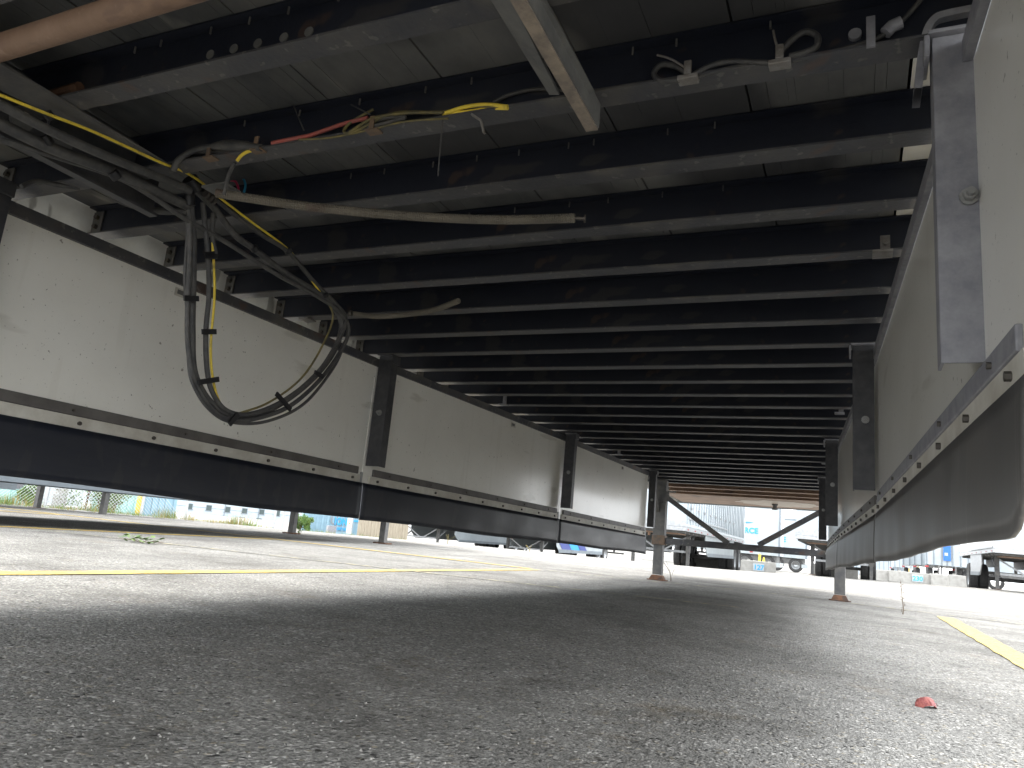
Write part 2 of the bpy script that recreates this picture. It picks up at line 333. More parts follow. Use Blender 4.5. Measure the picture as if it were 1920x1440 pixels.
for k in range(-8, 23):
    o = addmesh('cross_member', fl_me, T, (0, k*S, 0)); members.append(o)
    if -2 <= k <= 9:
        pl = addmesh('end_plate', clip_me, o, (XL+.0225, .0225, 0))
        for z in (.033, .066): addmesh('bolt', bolt_me, o, (XL+.024, .020, z))
# floor boards
nb = 8; bw = (1.222-XL+.02)/nb
bmesh_ = MB()
bmesh_.box(0, bw-.004, -5.3, 9.2, .1, .13)
wood_me = bmesh_.mesh('floor_board'); wood_me.materials.append(M['wood'])
for i in range(nb):
    x0 = XL-.02+i*bw
    b_ = MB(); z0 = .1+random.uniform(0, .0025)
    cuts = sorted([random.uniform(.012, bw-.016) for _ in range(7)]); cuts = [0]+[c for q, c in enumerate(cuts) if q == 0 or c-cuts[q-1] > .014]+[bw-.004]
    for j in range(len(cuts)-1):   # laminated strips of the board, each a hair proud or recessed
        g0 = random.choice((.0001, .0003, .0007)); b_.box(x0+cuts[j]+g0, x0+cuts[j+1]-.0001, -5.3, 9.2, z0+random.uniform(0, .0015), .128)
    b_.box(x0, x0+bw-.004, -5.3, 9.2, .1285, .135)
    link('floor_board', b_, M['wood'], T)
# side rails and box body
for sx_, x in ((-1, -1.235), (1, 1.325)):
    r = MB(); r.box(x-.006, x+.006, -5.3, 9.3, .004, .16); r.box(-1.2285 if sx_ < 0 else 1.224, -1.2245 if sx_ < 0 else 1.3185, -5.3, 9.3, .101, .106)
    link('side_rail', r, M['white_rail'], T)
wl = MB(); wl.box(-1.262, -1.243, -5.3, 9.3, .0, 2.95); link('side_wall', wl, M['white'], T)
wl = MB(); wl.box(1.333, 1.353, -5.3, 9.3, .0, 2.95); link('side_wall', wl, M['white'], T)
link('roof', MB().box(-1.262, 1.353, -5.3, 9.33, 2.952, 2.99), M['white'], T)
link('front_wall', MB().box(-1.262, 1.353, 9.303, 9.33, -.02, 2.95), M['white'], T)
link('rear_door', MB().box(-1.262, 1.353, -5.35, -5.303, -.04, 2.95), M['white'], T)
# nose: bolster beams, coupler plate, kingpin
for y, z, wd in ((7.02, -.012, .09), (7.50, -.012, .07), (7.9, -.012, .05)):
    b_ = MB(); b_.box(XL+.25, XR-.25, y, y+wd, z, z+.006); b_.box(XL+.25, XR-.25, y+wd/2, y+wd/2+.006, z+.006, .098); link('bolster_beam', b_, M['tan_plate'], T)
cp = MB(); cp.extrude([(-1.12, 7.95), (1.28, 7.95), (1.30, 9.25), (-1.16, 9.25)], -.008, .0); link('coupler_plate', cp, M['tan_plate'], T)
cp = MB()
for y0, a, b_ in ((8.05, .25, .5), (8.2, .42, .75), (8.36, .5, .85), (8.52, .5, .8), (8.68, .42, .72), (8.83, .3, .5)):
    pass
ring = []
for k in range(28):
    a = 2*PI*k/28; rr = 1+.09*math.sin(k*2.3)+random.uniform(-.05, .05); ring.append((.20+.50*math.cos(a)*rr, 8.62+.42*math.sin(a)*rr))
cp.extrude(ring, -.0105, -.009); link('scraped_patch', cp, M['worn'], T)
kp = MB(); kp.tube([(.16, 8.66, -.009), (.16, 8.66, -.03)], .038, 14); kp.tube([(.16, 8.66, -.03), (.16, 8.66, -.06)], .026, 14); kp.tube([(.16, 8.66, -.06), (.16, 8.66, -.085)], .036, 14)
link('kingpin', kp, M['steel_dusty'], T, smooth=True)

# ---- side skirts
Yn = [-1.25, -1.05, -.62, 1.21, 3.45, 5.53]
YPOST = {-1: -.70, 1: -.62}
XLs = [-1.172, -1.165, -1.15, -1.057, -.872, -.742]
XRs = [1.315, 1.310, 1.292, 1.197, 1.028, .895]
def bolts_mb(pts, r, h, dx):
    b_ = MB()
    for p_ in pts: b_.tube([p_, (p_[0]+dx*h, p_[1], p_[2])], r, 6)
    return b_
def skirt(side):
    xs_ = XLs if side < 0 else XRs
    inn = -side                 # inward direction
    sk = MB()
    SKN = 'side_skirt'
    def strip(mbx, y0, x0, y1, x1, z0, z1, t, off=0, curve=0, n_=1):
        for i in range(n_):
            ya = y0+(y1-y0)*i/n_; yb = y0+(y1-y0)*(i+1)/n_; xa = x0+(x1-x0)*i/n_; xb = x0+(x1-x0)*(i+1)/n_
            a = (xa+inn*off, ya); b = (xb+inn*off, yb); c = (xb+inn*(off+t), yb); d = (xa+inn*(off+t), ya)
            mbx.extrude([a, b, c, d], z0, z1)
    # the lip along the top
    for i in range(len(Yn)-1): strip(sk, Yn[i]+.002, xs_[i], Yn[i+1]-.002, xs_[i+1], -.066, -.028, .014)
    root = link(SKN, sk, M['bracket'] if side > 0 else M['steel'], T)
    tag(root, 'right side skirt with grey lip' if side > 0 else 'left side skirt with black lip')
    for i in range(len(Yn)-1):
        y0, y1, x0, x1 = Yn[i]+.0015, Yn[i+1]-.0015, xs_[i], xs_[i+1]
        fx = lambda y: x0+(x1-x0)*(y-y0)/(y1-y0)
        pm = MB(); strip(pm, y0, x0, y1, x1, -.655, -.062, .006, -.007); link('skirt_panel', pm, M['panel'], root)
        if y1 < 0: continue
        # rub bar, white strip, flap
        ys0 = y0+.05 if i > 2 else -.86; ye = y1-.04
        bar = MB(); strip(bar, ys0+.02, fx(ys0+.02), ye, fx(ye), -.606, -.571, .010, 0)
        xx = fx(ye)
        link('rub_bar', bar, M['bracket'] if side > 0 and i == 2 else M['bar'], root, bevel=.003)
        ws = MB(); strip(ws, ys0, fx(ys0), ye+.02, fx(ye+.02), -.646, -.607, .007, 0); link('white_strip', ws, M['white_trim'], root)
        jp = MB(); strip(jp, ye+.024, fx(ye+.024), y1-.004, fx(y1-.004), -.655, -.595, .009, 0); link('joint_plate', jp, M['alu'], root)
        nb_ = int((ye-ys0)/.26); pts = [(fx(y)+inn*.006, y, -.627) for y in [ys0+.06+(ye-ys0-.1)*q/nb_ for q in range(nb_+1)]]
        for p_ in pts: link('bolt', bolts_mb([p_], .0065, .009, inn), M['bolt'], root)
        pts = [(fx(y)+inn*.010, y, -.590) for y in [ys0+.15+(ye-ys0-.3)*q/(nb_//2+1) for q in range(nb_//2+2)]]
        [link('bolt', bolts_mb([p_], .005, .006, inn), M['bolt'], root) for p_ in pts]
        # flap: curled sheet, gap at each joint
        nf = 60; nz = 7; vs = []; fs = []
        yb0 = ys0-.035 if i == 2 else y0+(.008 if side > 0 else .003); yb1 = y1-(.008 if side > 0 else .003)
        for a in range(nf+1):
            ta = a/nf; y = yb0+(yb1-yb0)*ta
            for b in range(nz+1):
                tb = b/nz; h = .175+.004*math.sin(ta*9+i)
                if i == 2 and ta < .06: h *= 1-(1-math.sqrt(max(0, 1-(1-ta/.06)**2)))*.5
                z = -.645-h*tb
                bow = .005*math.sin(PI*tb*.6)+.002*math.sin(ta*17+i*2)*tb+.002*math.sin(ta*41+i)*tb
                
                vs.append((fx(y)+inn*(.010+bow*inn*side*-1), y, z))
        W = nz+1
        for a in range(nf):
            for b in range(nz): fs.append((a*W+b, (a+1)*W+b, (a+1)*W+b+1, a*W+b+1))
        fm = MB().add(vs, fs); fo = link('rubber_flap', fm, M['rubber_dusty_lit' if side > 0 else 'rubber'], root, smooth=True)
        sm = fo.modifiers.new('solid', 'SOLIDIFY'); sm.thickness = .006; sm.offset = 0
        if side < 0 and i >= 2:
            st = MB(); yy = y0+(y1-y0)*(.42 if i == 2 else .43)
            yy = {2: hx(342, 545, -1.115).y, 3: hx(958, 795, -.955).y, 4: hx(1167, 876, -.79).y}[i]
            strip(st, yy-.03, fx(yy-.03), yy+.03, fx(yy+.03), -.108, -.078, .0015, .0006); link('sticker', st, M['white_trim'], root)
            st = MB(); strip(st, yy-.02, fx(yy-.02), yy+.015, fx(yy+.015), -.100, -.084, .001, .0025); link('sticker', st, M['angle_grey'], root)
    # posts: pressed steel channels in front of the joints
    for i in range(2, len(Yn)):
        y = YPOST[side] if i == 2 else Yn[i]; x = xs_[i]
        W_ = .075 if i < 5 else .065; D = .06 if side < 0 else .05; t = .005
        x0 = x+inn*.012; x1 = x0+inn*W_
        if side > 0 and i == 2: x0 = 1.312; x1 = 1.236
        a, b = min(x0, x1), max(x0, x1)
        zb, zt = -.562, -.012
        pm = MB()
        inner = b if side < 0 else a
        pm.box(a, b, y, y+t, zb, zt)
        sx0, sx1 = (inner-t, inner) if side < 0 else (inner, inner+t)
        pm.box(sx0, sx1, y+t+.0005, y+D, zb, zt)
        po = link('skirt_post', pm, M['bracket'] if side > 0 and i == 2 else M['bracket_dark'], root, bevel=.0015)
        hd = MB()
        hd.box(a-.006, b+.006, y-.012, y+.07, -.011, -.004)
        hd.box(inner-.012 if side > 0 else inner+.004, inner-.004 if side > 0 else inner+.012, y-.01, y+.06, -.05, -.0115)
        link('post_head_plate', hd, M['bracket'] if side > 0 else M['bracket_dark'], root, bevel=.0015)
        bb = MB(); bx = (a+b)/2+.006
        zb_ = -.30
        bb.tube([(bx, y, zb_), (bx, y-.006, zb_)], .014, 12); bb.tube([(bx, y-.006, zb_), (bx, y-.016, zb_)], .010, 6); bb.tube([(bx, y-.016, zb_), (bx, y-.026, zb_)], .006, 10)
        link('bolt', bb, M['bolt_light'], root)
    # angle clip hanging halfway along two of the bays
    for yq in ((.30, 2.55, 4.6) if side > 0 else (.62, 2.4, 4.5)):
        i = max(q for q in range(len(Yn)-1) if Yn[q] <= yq); x = xs_[i]+(xs_[i+1]-xs_[i])*(yq-Yn[i])/(Yn[i+1]-Yn[i])
        x += inn*.03
        c = MB(); c.box(min(x, x+inn*.05), max(x, x+inn*.05), yq-.02, yq+.035, -.012, -.006); c.box(min(x+inn*.005, x+inn*.03), max(x+inn*.005, x+inn*.03), yq+.03, yq+.034, -.0055, .055)
        c.tube([(x+inn*.016, yq+.030, .03), (x+inn*.016, yq+.02, .03)], .007, 6)
        link('angle_clip', c, M['clip'] if yq < 1 else M['bracket'], root)
    return root
skL = skirt(-1); skR = skirt(1)
# strap bent over the nearest right post
st = [hy(1722, 165, -.60), hy(1727, 110, -.60), hy(1737, 60, -.60), hy(1752, 34, -.60), hy(1775, 24, -.60), hy(1845, 10, -.60)]
b_ = MB()
sp = spline(st, 5)
vs = []
for i, p_ in enumerate(sp):
    t_ = (sp[min(i+1, len(sp)-1)]-sp[max(i-1, 0)]).normalized(); nrm = t_.cross(Vector((0, 1, 0))).normalized()
    for a, c in ((-.006, 0), (.006, 0), (.006, .06), (-.006, .06)): vs.append(p_+nrm*a+Vector((0, c, 0)))
fs = [(4*i+k, 4*i+(k+1) % 4, 4*i+4+(k+1) % 4, 4*i+4+k) for i in range(len(sp)-1) for k in range(4)]
b_.add(vs, fs); link('bent_strap', b_, M['bracket'], T, smooth=True)

# ---- landing gear
def leg(x, ztop, zfoot, side):
    y = 6.5
    o = MB(); o.box(x-.062, x+.062, y-.055, y+.055, -.64, ztop)
    L_ = link('landing_leg', o, M['steel_dusty'], T, bevel=.006)
    c = MB(); c.box(x-.070, x+.070, y-.062, y+.062, -.70, -.60); link('leg_collar', c, M['rust_dull'] if side < 0 else M['steel_dusty'], L_, bevel=.004)
    i_ = MB(); i_.box(x-.050, x+.050, y-.045, y+.045, zfoot+.06, -.5); link('inner_tube', i_, M['steel_dusty'], L_, bevel=.006)
    f = MB(); f.extrude([(x-.10+.02, y-.085), (x+.10-.02, y-.085), (x+.10, y-.06), (x+.10, y+.06), (x+.08, y+.085), (x-.08, y+.085), (x-.10, y+.06), (x-.10, y-.06)], zfoot, zfoot+.010)
    f2 = [(x-.055, y-.05, zfoot+.075), (x+.055, y-.05, zfoot+.075), (x+.055, y+.05, zfoot+.075), (x-.055, y+.05, zfoot+.075), (x-.09, y-.075, zfoot+.012), (x+.09, y-.075, zfoot+.012), (x+.09, y+.075, zfoot+.012), (x-.09, y+.075, zfoot+.012)]
    f2 = MB().add([(a, b, zfoot+.055) if c > zfoot+.05 else (a*.86+x*.14, b*.86+y*.14, zfoot+.0105) for a, b, c in f2], [(0, 1, 2, 3), (7, 6, 5, 4), (0, 4, 5, 1), (1, 5, 6, 2), (2, 6, 7, 3), (3, 7, 4, 0)])
    link('foot_plate', f, M['rust'], L_); link('foot_cone', f2, M['rust'], L_)
    # knee gusset up to the frame
    g_ = MB(); g_.beam((x+side*.02, y-.02, -.35), (x+side*.02, y-.5, -.002), .03, .05); link('leg_gusset', g_, M['steel_dusty'], L_)
leg(-.826, -.002, -1.075, -1); leg(.975, -.002, -1.0925, 1)
cb = MB(); cb.box(-.76, .91, 6.47, 6.53, -.688, -.622); link('cross_bar', cb, M['steel'], T, bevel=.004)
for a, b in ((hy(1247, 930, 6.44), hy(1366, 1019, 6.44)), (hy(1552, 953, 6.44), hy(1422, 1022, 6.44))):
    a, b = (a.x, a.z), (b.x, b.z)
    q = MB(); q.beam((a[0], 6.46, a[1]), (b[0], 6.46, b[1]), .012, .055, (0, 1, 0)); q.beam((a[0], 6.445, a[1]), (b[0], 6.445, b[1]), .055, .008, (0, 1, 0))
    q = MB(); q.beam((a[0], 6.44, a[1]), (b[0], 6.44, b[1]), .05, .05, (0, 1, 0)); link('diagonal_brace', q, M['steel'], T)
    q = MB(); q.box(a[0]-.06 if a[0] < 0 else a[0]-.03, a[0]+.06 if a[0] > 0 else a[0]+.05, 6.40, 6.43, a[1]-.06, a[1]+.05); link('brace_lug', q, M['steel_dusty'], T)
q = MB(); q.tube([(.86, 6.40, -.655), (.86, 6.47, -.655)], .016, 10); link('bolt', q, M['bolt_light'], T)

# ---- rear-left steelwork: suspension slide rail, rusty lock tube, hanging angle bracket
YE = -.50
rr = MB(); rr.box(-.665, -.660, -3.2, YE, -.075, .098); rr.box(-.668, -.640, -3.2, YE, -.083, -.0755)
sr = link('slide_rail', rr, M['bracket_dark'], T)
rr = MB(); rr.extrude([(-.495, -3.2), (-.495, -.60), (-.51, -.60), (-.60, -.97), (-.60, -3.2)], -.006, -.0005); link('rail_gusset', rr, M['steel_dusty'], sr)
for q in ((40, 226), (116, 266)):
    P = hx(*q, -.655); d = MB(); d.tube([(-.6595, P.y, P.z), (-.650, P.y, P.z)], .026, 18); link('lock_hole_cap', d, M['angle_grey'], sr, smooth=True)
    d = MB(); d.tube([(-.650, P.y, P.z+.012), (-.642, P.y, P.z+.012)], .009, 10); link('lock_pin', d, M['angle'], sr, smooth=True)
a = hz(-90, 118, -.02); b = hz(430, -45, -.02)
q = MB(); q.tube([a, b], .0245, 20); link('lock_tube', q, M['tube'], T, smooth=True)
a = hz(60, 180, .03); 
q = MB(); q.tube([hy(75, 185, -.9), hy(150, 163, -.9)], .012, 8); link('lock_tube_stub', q, M['rust'], T, smooth=True)
# bracket of two angles coming down by the second cross member
e = hz(1110, 244, -.055); s_ = hz(955, -30, -.055)
q = MB(); dirv = (e-s_).normalized(); side = dirv.cross(Vector((0, 0, 1))).normalized()
q.beam(s_, e, .024, .004); link('hanging_angle', q, M['angle'], T)
q = MB(); s2 = s_+side*.013+Vector((0, 0, .03)); e2 = e+side*.013+Vector((0, 0, .03)); q.beam(s2, e2, .003, .056); 
hb = link('hanging_angle_leg', q, M['angle_grey'], T)
q = MB(); A1 = hz(925, 0, .0); 
q.add([hz(915, -8, -.01), hz(955, -8, -.03), hz(1048, 178, -.03), hz(1030, 178, -.01)], [(0, 1, 2, 3)]); 
o = link('mounting_plate', q, M['angle_grey'], T); sm = o.modifiers.new('s', 'SOLIDIFY'); sm.thickness = .004
q = MB(); q.add([hz(1012, -10, -.015), hz(1040, 30, -.015), hz(1112, 165, -.015), hz(1100, 182, -.02), hz(1085, 175, -.02), hz(985, -10, -.02)], [(0, 1, 2, 3, 4, 5)])
o = link('mounting_plate', q, M['angle_grey'], T); sm = o.modifiers.new('s', 'SOLIDIFY'); sm.thickness = .004
# grey discs standing in for holes in the third beam's web, lit floor beyond
for q in ((394, 102), (438, 91), (483, 81), (532, 70), (579, 59)):
    P = hy(*q, -3*S+.024); d = MB(); d.tube([(P.x, -3*S+.0254, P.z), (P.x, -3*S+.0235, P.z)], .0105, 14); link('web_disc', d, M['angle_grey'], members[5] if False else T)
for q in ((1074, 165/2.667+0),):
    pass
P = hy(1603, 64, -2*S+.02); d = MB(); d.tube([(P.x, -2*S+.0254, P.z), (P.x, -2*S+.018, P.z)], .011, 14); link('web_disc', d, M['bracket'], T)
# screw tips along the webs under the floor
for k, x0, x1, n_ in ((-3, -.35, .3, 6), (-2, -.3, 1.1, 9), (-1, -.2, .9, 9), (0, 0, .9, 6)):
    for j in range(n_):
        x = x0+(x1-x0)*(j+random.uniform(.1, .6))/n_; d = MB(); d.tube([(x, k*S+.012, .094), (x, k*S+.012, .078)], .0022, 6); link('floor_screw', d, M['steel_dusty'], T)

# ---- hoses and cables
def hose(name, pts, r, mt, n=10, sub=8, label=None, ties=(), rf=None, parent=None):
    r = r*1.22 if name == 'air_hose' else r
    sp = spline(pts, sub); b_ = MB().tube(sp, r, n, rf=rf); o = link(name, b_, M[mt], parent or T, smooth=True)
    if label: o['label'] = label
    return o
def P3(L_):   # (px, py, plane kind, value)
    return [{'x': hx, 'y': hy, 'z': hz}[k](x, y, v) for x, y, k, v in L_]
X0 = -.56
# upper run beside the slide rail (grey hose + yellow cable)
hose('air_hose', P3([(-60, 168, 'x', -.50), (0, 196, 'x', -.50), (90, 243, 'x', -.50), (200, 293, 'x', -.50), (330, 345, 'x', -.52), (355, 358, 'x', -.53)]), .0090, 'hose')
yel = P3([(-60, 152, 'x', -.485), (0, 178, 'x', -.485), (90, 214, 'x', -.485), (180, 249, 'x', -.485), (300, 304, 'x', -.485), (345, 322, 'x', -.50), (375, 340, 'x', X0+.04), (405, 365, 'x', X0+.04), (470, 415, 'x', X0+.03), (535, 463, 'x', X0+.02), (560, 492, 'x', X0+.02), (600, 548, 'x', X0+.005)])
hose('yellow_cable', yel, .0036, 'yellow', label='bright yellow cable following the black hoses')
hose('grimy_cable', P3([(600, 548, 'x', X0+.005), (624, 590, 'x', X0-.004), (606, 645, 'x', X0-.004), (566, 708, 'x', X0-.004), (505, 754, 'x', X0), (440, 778, 'x', X0+.004)]), .0036, 'olive')
yel = P3([(440, 778, 'x', X0+.004),
          (415, 760, 'x', X0), (400, 715, 'x', X0), (395, 650, 'x', X0), (402, 560, 'x', X0), (401, 500, 'x', X0), (398, 440, 'x', X0), (402, 400, 'x', X0)])
hose('yellow_cable', yel, .0036, 'yellow', label='bright yellow cable climbing out of the hanging loop')
hose('air_hose', P3([(-60, 200, 'x', X0), (0, 232, 'x', X0), (90, 275, 'x', X0), (210, 320, 'x', X0), (300, 362, 'x', X0), (350, 385, 'x', X0)]), .0115, 'hose')
hose('air_hose', P3([(-60, 245, 'x', X0-.02), (0, 262, 'x', X0-.02), (100, 292, 'x', X0-.02), (215, 330, 'x', X0-.01), (280, 365, 'x', X0), (350, 412, 'x', X0), (430, 458, 'x', X0), (520, 515, 'x', X0), (590, 553, 'x', X0), (640, 588, 'x', X0), (652, 630, 'x', X0), (610, 700, 'x', X0), (550, 757, 'x', X0), (490, 782, 'x', X0), (440, 787, 'x', X0), (400, 768, 'x', X0), (366, 715, 'x', X0), (353, 650, 'x', X0), (352, 570, 'x', X0), (356, 480, 'x', X0), (356, 420, 'x', X0), (352, 380, 'x', X0)]), .0060, 'hose')
hose('air_hose', P3([(362, 352, 'x', X0), (400, 388, 'x', X0), (440, 440, 'x', X0), (478, 468, 'x', X0), (540, 515, 'x', X0), (600, 552, 'x', X0), (632, 585, 'x', X0-.01), (640, 620, 'x', X0-.01), (618, 672, 'x', X0-.01), (570, 725, 'x', X0-.01), (505, 768, 'x', X0-.01), (440, 782, 'x', X0-.01), (395, 755, 'x', X0-.01), (365, 700, 'x', X0-.01), (360, 620, 'x', X0-.01), (362, 520, 'x', X0-.01), (362, 440, 'x', X0-.01), (357, 385, 'x', X0)]), .0082, 'hose')
hose('air_hose', P3([(375, 345, 'x', X0+.02), (430, 395, 'x', X0+.02), (490, 440, 'x', X0+.02), (540, 472, 'x', X0+.02), (590, 530, 'x', X0+.01), (630, 570, 'x', X0), (648, 600, 'x', X0), (628, 650, 'x', X0), (590, 705, 'x', X0+.005), (530, 752, 'x', X0+.005), (470, 776, 'x', X0+.005), (425, 770, 'x', X0), (398, 735, 'x', X0), (388, 690, 'x', X0), (386, 620, 'x', X0), (392, 550, 'x', X0), (390, 480, 'x', X0), (384, 420, 'x', X0), (380, 380, 'x', X0)]), .0060, 'hose')
hose('air_hose', P3([(350, 350, 'x', X0-.01), (352, 430, 'x', X0-.015), (347, 520, 'x', X0-.015), (352, 600, 'x', X0-.015), (354, 680, 'x', X0-.01), (362, 720, 'x', X0), (390, 765, 'x', X0), (432, 791, 'x', X0), (500, 790, 'x', X0), (570, 757, 'x', X0), (625, 690, 'x', X0), (648, 640, 'x', X0)]), .0042, 'hose')
hose('air_hose', P3([(400, 400, 'x', X0), (398, 440, 'x', X0), (405, 480, 'x', X0)]), .0055, 'hose')
hose('air_hose', P3([(180, 345, 'x', -.75), (230, 378, 'x', -.73), (300, 396, 'x', -.70), (360, 395, 'x', -.62)]), .008, 'hose')
hose('brown_rod', P3([(-40, 228, 'x', -.70), (0, 247, 'x', -.70), (90, 294, 'x', -.72), (190, 346, 'x', -.74), (242, 372, 'x', -.75)]), .009, 'loom', rf=lambda t: .0075+.0025*t)
hose('air_hose', P3([(40, 350, 'x', -.95), (70, 340, 'x', -.95), (110, 347, 'x', -.93), (150, 352, 'x', -.9)]), .006, 'hose')
# clamps
def clampb(px, py, X, r=.014, h=.02, ang=0):
    P = hx(px, py, X); d = MB(); v = Vector((0, math.cos(ang), math.sin(ang)))
    d.tube([P-v*h/2, P+v*h/2], r, 10); return link('hose_clamp', d, M['tie'], T, smooth=True)
for a in ((362, 345, -.55, .022, .035, -.5), (355, 375, -.55, .015, .03, -1.2), (388, 360, -.53, .012, .02, -.5), (92, 217, -.55, .011, .018, -.5), (88, 262, -.55, .012, .02, -.6), (215, 328, -.55, .013, .02, -.5),
          (477, 466, -.555, .0125, .016, -.55), (540, 470, -.54, .0125, .016, -.7), (610, 553, -.55, .011, .012, -.7)): clampb(*a)
q = MB(); q.tube([hx(94, 225, -.55), hx(84, 262, -.55)], .004, 6); link('hose_clamp', q, M['tie'], T)
def tie(px0, py0, px1, py1, X=X0+.012, w_=.0055):
    a = hx(px0, py0, X); b = hx(px1, py1, X); q = MB(); q.beam(a, b, .015, w_, (1, 0, 0)); link('cable_tie', q, M['tie'], T)
for a in ((345, 559, 372, 560), (385, 480, 408, 481), (379, 622, 405, 622), (372, 717, 410, 711), (430, 796, 446, 776), (518, 738, 545, 768), (590, 698, 606, 707), (384, 478, 402, 476)): tie(*a)
# corrugated spring-guard hoses
def corr(pts, r, pitch=.0052):
    sp0 = spline(pts, 12); L_ = sum((sp0[i+1]-sp0[i]).length for i in range(len(sp0)-1)); n_ = int(L_/pitch)*3
    acc = [0]
    for i in range(len(sp0)-1): acc.append(acc[-1]+(sp0[i+1]-sp0[i]).length)
    out = []; j = 0
    for k in range(n_+1):
        d = acc[-1]*k/n_
        while j < len(acc)-2 and acc[j+1] < d: j += 1
        out.append(sp0[j].lerp(sp0[j+1], (d-acc[j])/(acc[j+1]-acc[j])))
    b_ = MB().tube(out, r, 10, rf=lambda t: r*(1.06 if round(t*n_) % 3 == 1 else .93)); return b_
o = link('spring_guard_hose', corr(P3([(405, 362, 'z', -.035), (470, 372, 'z', -.037), (560, 385, 'z', -.04), (680, 398, 'z', -.045), (800, 407, 'z', -.045), (940, 412, 'z', -.045), (1078, 409, 'z', -.04)]), .0125), M['loom'], T)
o['label'] = 'long ribbed brown hose ending in mid air'
P = hz(1078, 409, -.04); q = MB(); q.tube([P, P+Vector((.022, .008, 0))], .005, 8); q.tube([P+Vector((.022, .008, 0)), P+Vector((.026, .009, 0))], .011, 8); link('hose_end_fitting', q, M['bolt'], T)
o = link('spring_guard_hose', corr(P3([(662, 588, 'z', -.03), (700, 593, 'z', -.03), (750, 591, 'z', -.03), (810, 582, 'z', -.025), (860, 564, 'z', -.02)]), .0105), M['loom'], T)
o['label'] = 'short ribbed brown hose beyond the hanging loop'
q = MB(); P = hz(660, 588, -.03); q.tube([P-Vector((.012, .004, 0)), P], .013, 10); link('hose_end_fitting', q, M['bolt'], T)
# cable bundle lying on the second cross member
YW = -2*S
def Q(L_): return [hy(x, y, YW+dy) for x, y, dy in L_]
hose('electric_cable', Q([(325, 320, .0), (335, 300, -.005), (365, 282, 0), (400, 275, 0), (430, 272, .0)]), .008, 'hose')
hose('electric_cable', Q([(318, 312, .01), (345, 290, .01), (400, 285, .01), (440, 283, .01)]), .004, 'hose')
b_ = MB(); pp = Q([(400, 275, 0), (420, 273, 0), (435, 273, 0), (460, 274, 0), (475, 275, 0), (490, 277, 0)]); b_.tube(pp, .01, 12, rf=lambda t: .009+.006*math.sin(min(1, t*1.3)*PI)); link('cable_connector', b_, M['hose'], T, smooth=True)
hose('electric_cable', Q([(510, 268, 0), (545, 261, 0), (580, 254, 0), (610, 244, .004), (645, 232, .006), (690, 221, .008)]), .0048, 'pink', label='faded red cable lying on the beam')
hose('yellow_cable', Q([(444, 302, -.002), (452, 292, 0), (463, 285, .002), (478, 280, .006)]), .0042, 'yellow')
hose('electric_cable', Q([(420, 365, .04), (428, 330, .02), (440, 305, .0)]), .0045, 'hose')
hose('electric_cable', Q([(700, 205, .01), (660, 228, .006), (645, 245, .004), (655, 250, .0), (690, 235, 0), (720, 218, 0), (760, 210, 0), (830, 210, 0), (880, 200, 0), (945, 200, .0)]), .0036, 'olive')
hose('electric_cable', Q([(655, 248, -.003), (700, 222, -.003), (760, 212, -.003), (830, 211, -.003)]), .0036, 'olive')
hose('yellow_cable', Q([(835, 212, -.002), (870, 201, -.002), (910, 196, -.002), (952, 200, -.002)]), .0042, 'yellow')
hose('yellow_cable', Q([(830, 214, .004), (880, 209, .004), (920, 203, .004), (952, 203, 0)]), .0040, 'yellow')
hose('electric_cable', Q([(560, 262, .0), (620, 258, 0), (700, 242, 0), (760, 228, 0), (840, 222, 0)]), .0025, 'olive')
hose('electric_cable', Q([(680, 235, .004), (720, 222, .004), (760, 220, .004), (720, 232, .002), (690, 240, .002)]), .005, 'hose')
for a, c in (((570, 245), (548, 192)), ((695, 215), (658, 196)), ((830, 225), (821, 330))):
    q = MB(); q.tube([hy(*a, YW), hy(*c, YW-.002)], .0016, 5); link('cable_tie_tail', q, M['hose'], T)
for i, a in enumerate(((400, 300), (488, 285), (703, 248))):
    P = hz(a[0], a[1], -.001); q = MB(); q.box(P.x-.017, P.x+.017, YW-.006, YW+.018, -.004, -.0005); q.box(P.x-.006, P.x+.006, YW-.006, YW-.003, -.0035, .03); link('cable_clip', q, M['clip_rust'], T)
q = MB(); q.beam(hy(885, 215, YW-.003), hy(902, 226, YW-.003), .004, .008, (0, 1, 0)); q.beam(hy(902, 226, YW-.003), hy(908, 250, YW-.003), .004, .008, (0, 1, 0)); link('cable_clip', q, M['clip'], T)
hose('electric_cable', Q([(925, 192, .012), (955, 178, .016), (1000, 168, .018), (1045, 168, .018), (1100, 172, .015), (1170, 162, .015), (1230, 153, .012), (1290, 150, .005), (1340, 135, .005), (1400, 122, .005), (1440, 118, .0), (1500, 112, .01), (1580, 92, .012), (1640, 74, .012), (1670, 55, .01), (1700, 30, .01), (1735, -10, .01)]), .0042, 'steel_dusty' if False else 'hose')
hose('electric_cable', Q([(1290, 138, 0), (1265, 124, 0), (1240, 122, 0), (1226, 138, 0), (1240, 152, 0), (1275, 150, 0)]), .0055, 'hose')
hose('electric_cable', Q([(1300, 140, -.002), (1330, 124, -.002), (1370, 115, -.002), (1420, 117, -.002), (1450, 118, 0)]), .0048, 'hose')
hose('electric_cable', Q([(1462, 100, 0), (1485, 75, 0), (1510, 60, .0), (1532, 68, 0), (1530, 88, .0), (1505, 100, 0), (1480, 106, 0)]), .0058, 'hose')
b_ = MB(); pp = Q([(1660, 62, .005), (1672, 50, .005), (1690, 42, .005)]); b_.tube(pp, .011, 10); link('cable_connector', b_, M['bracket'], T, smooth=True)
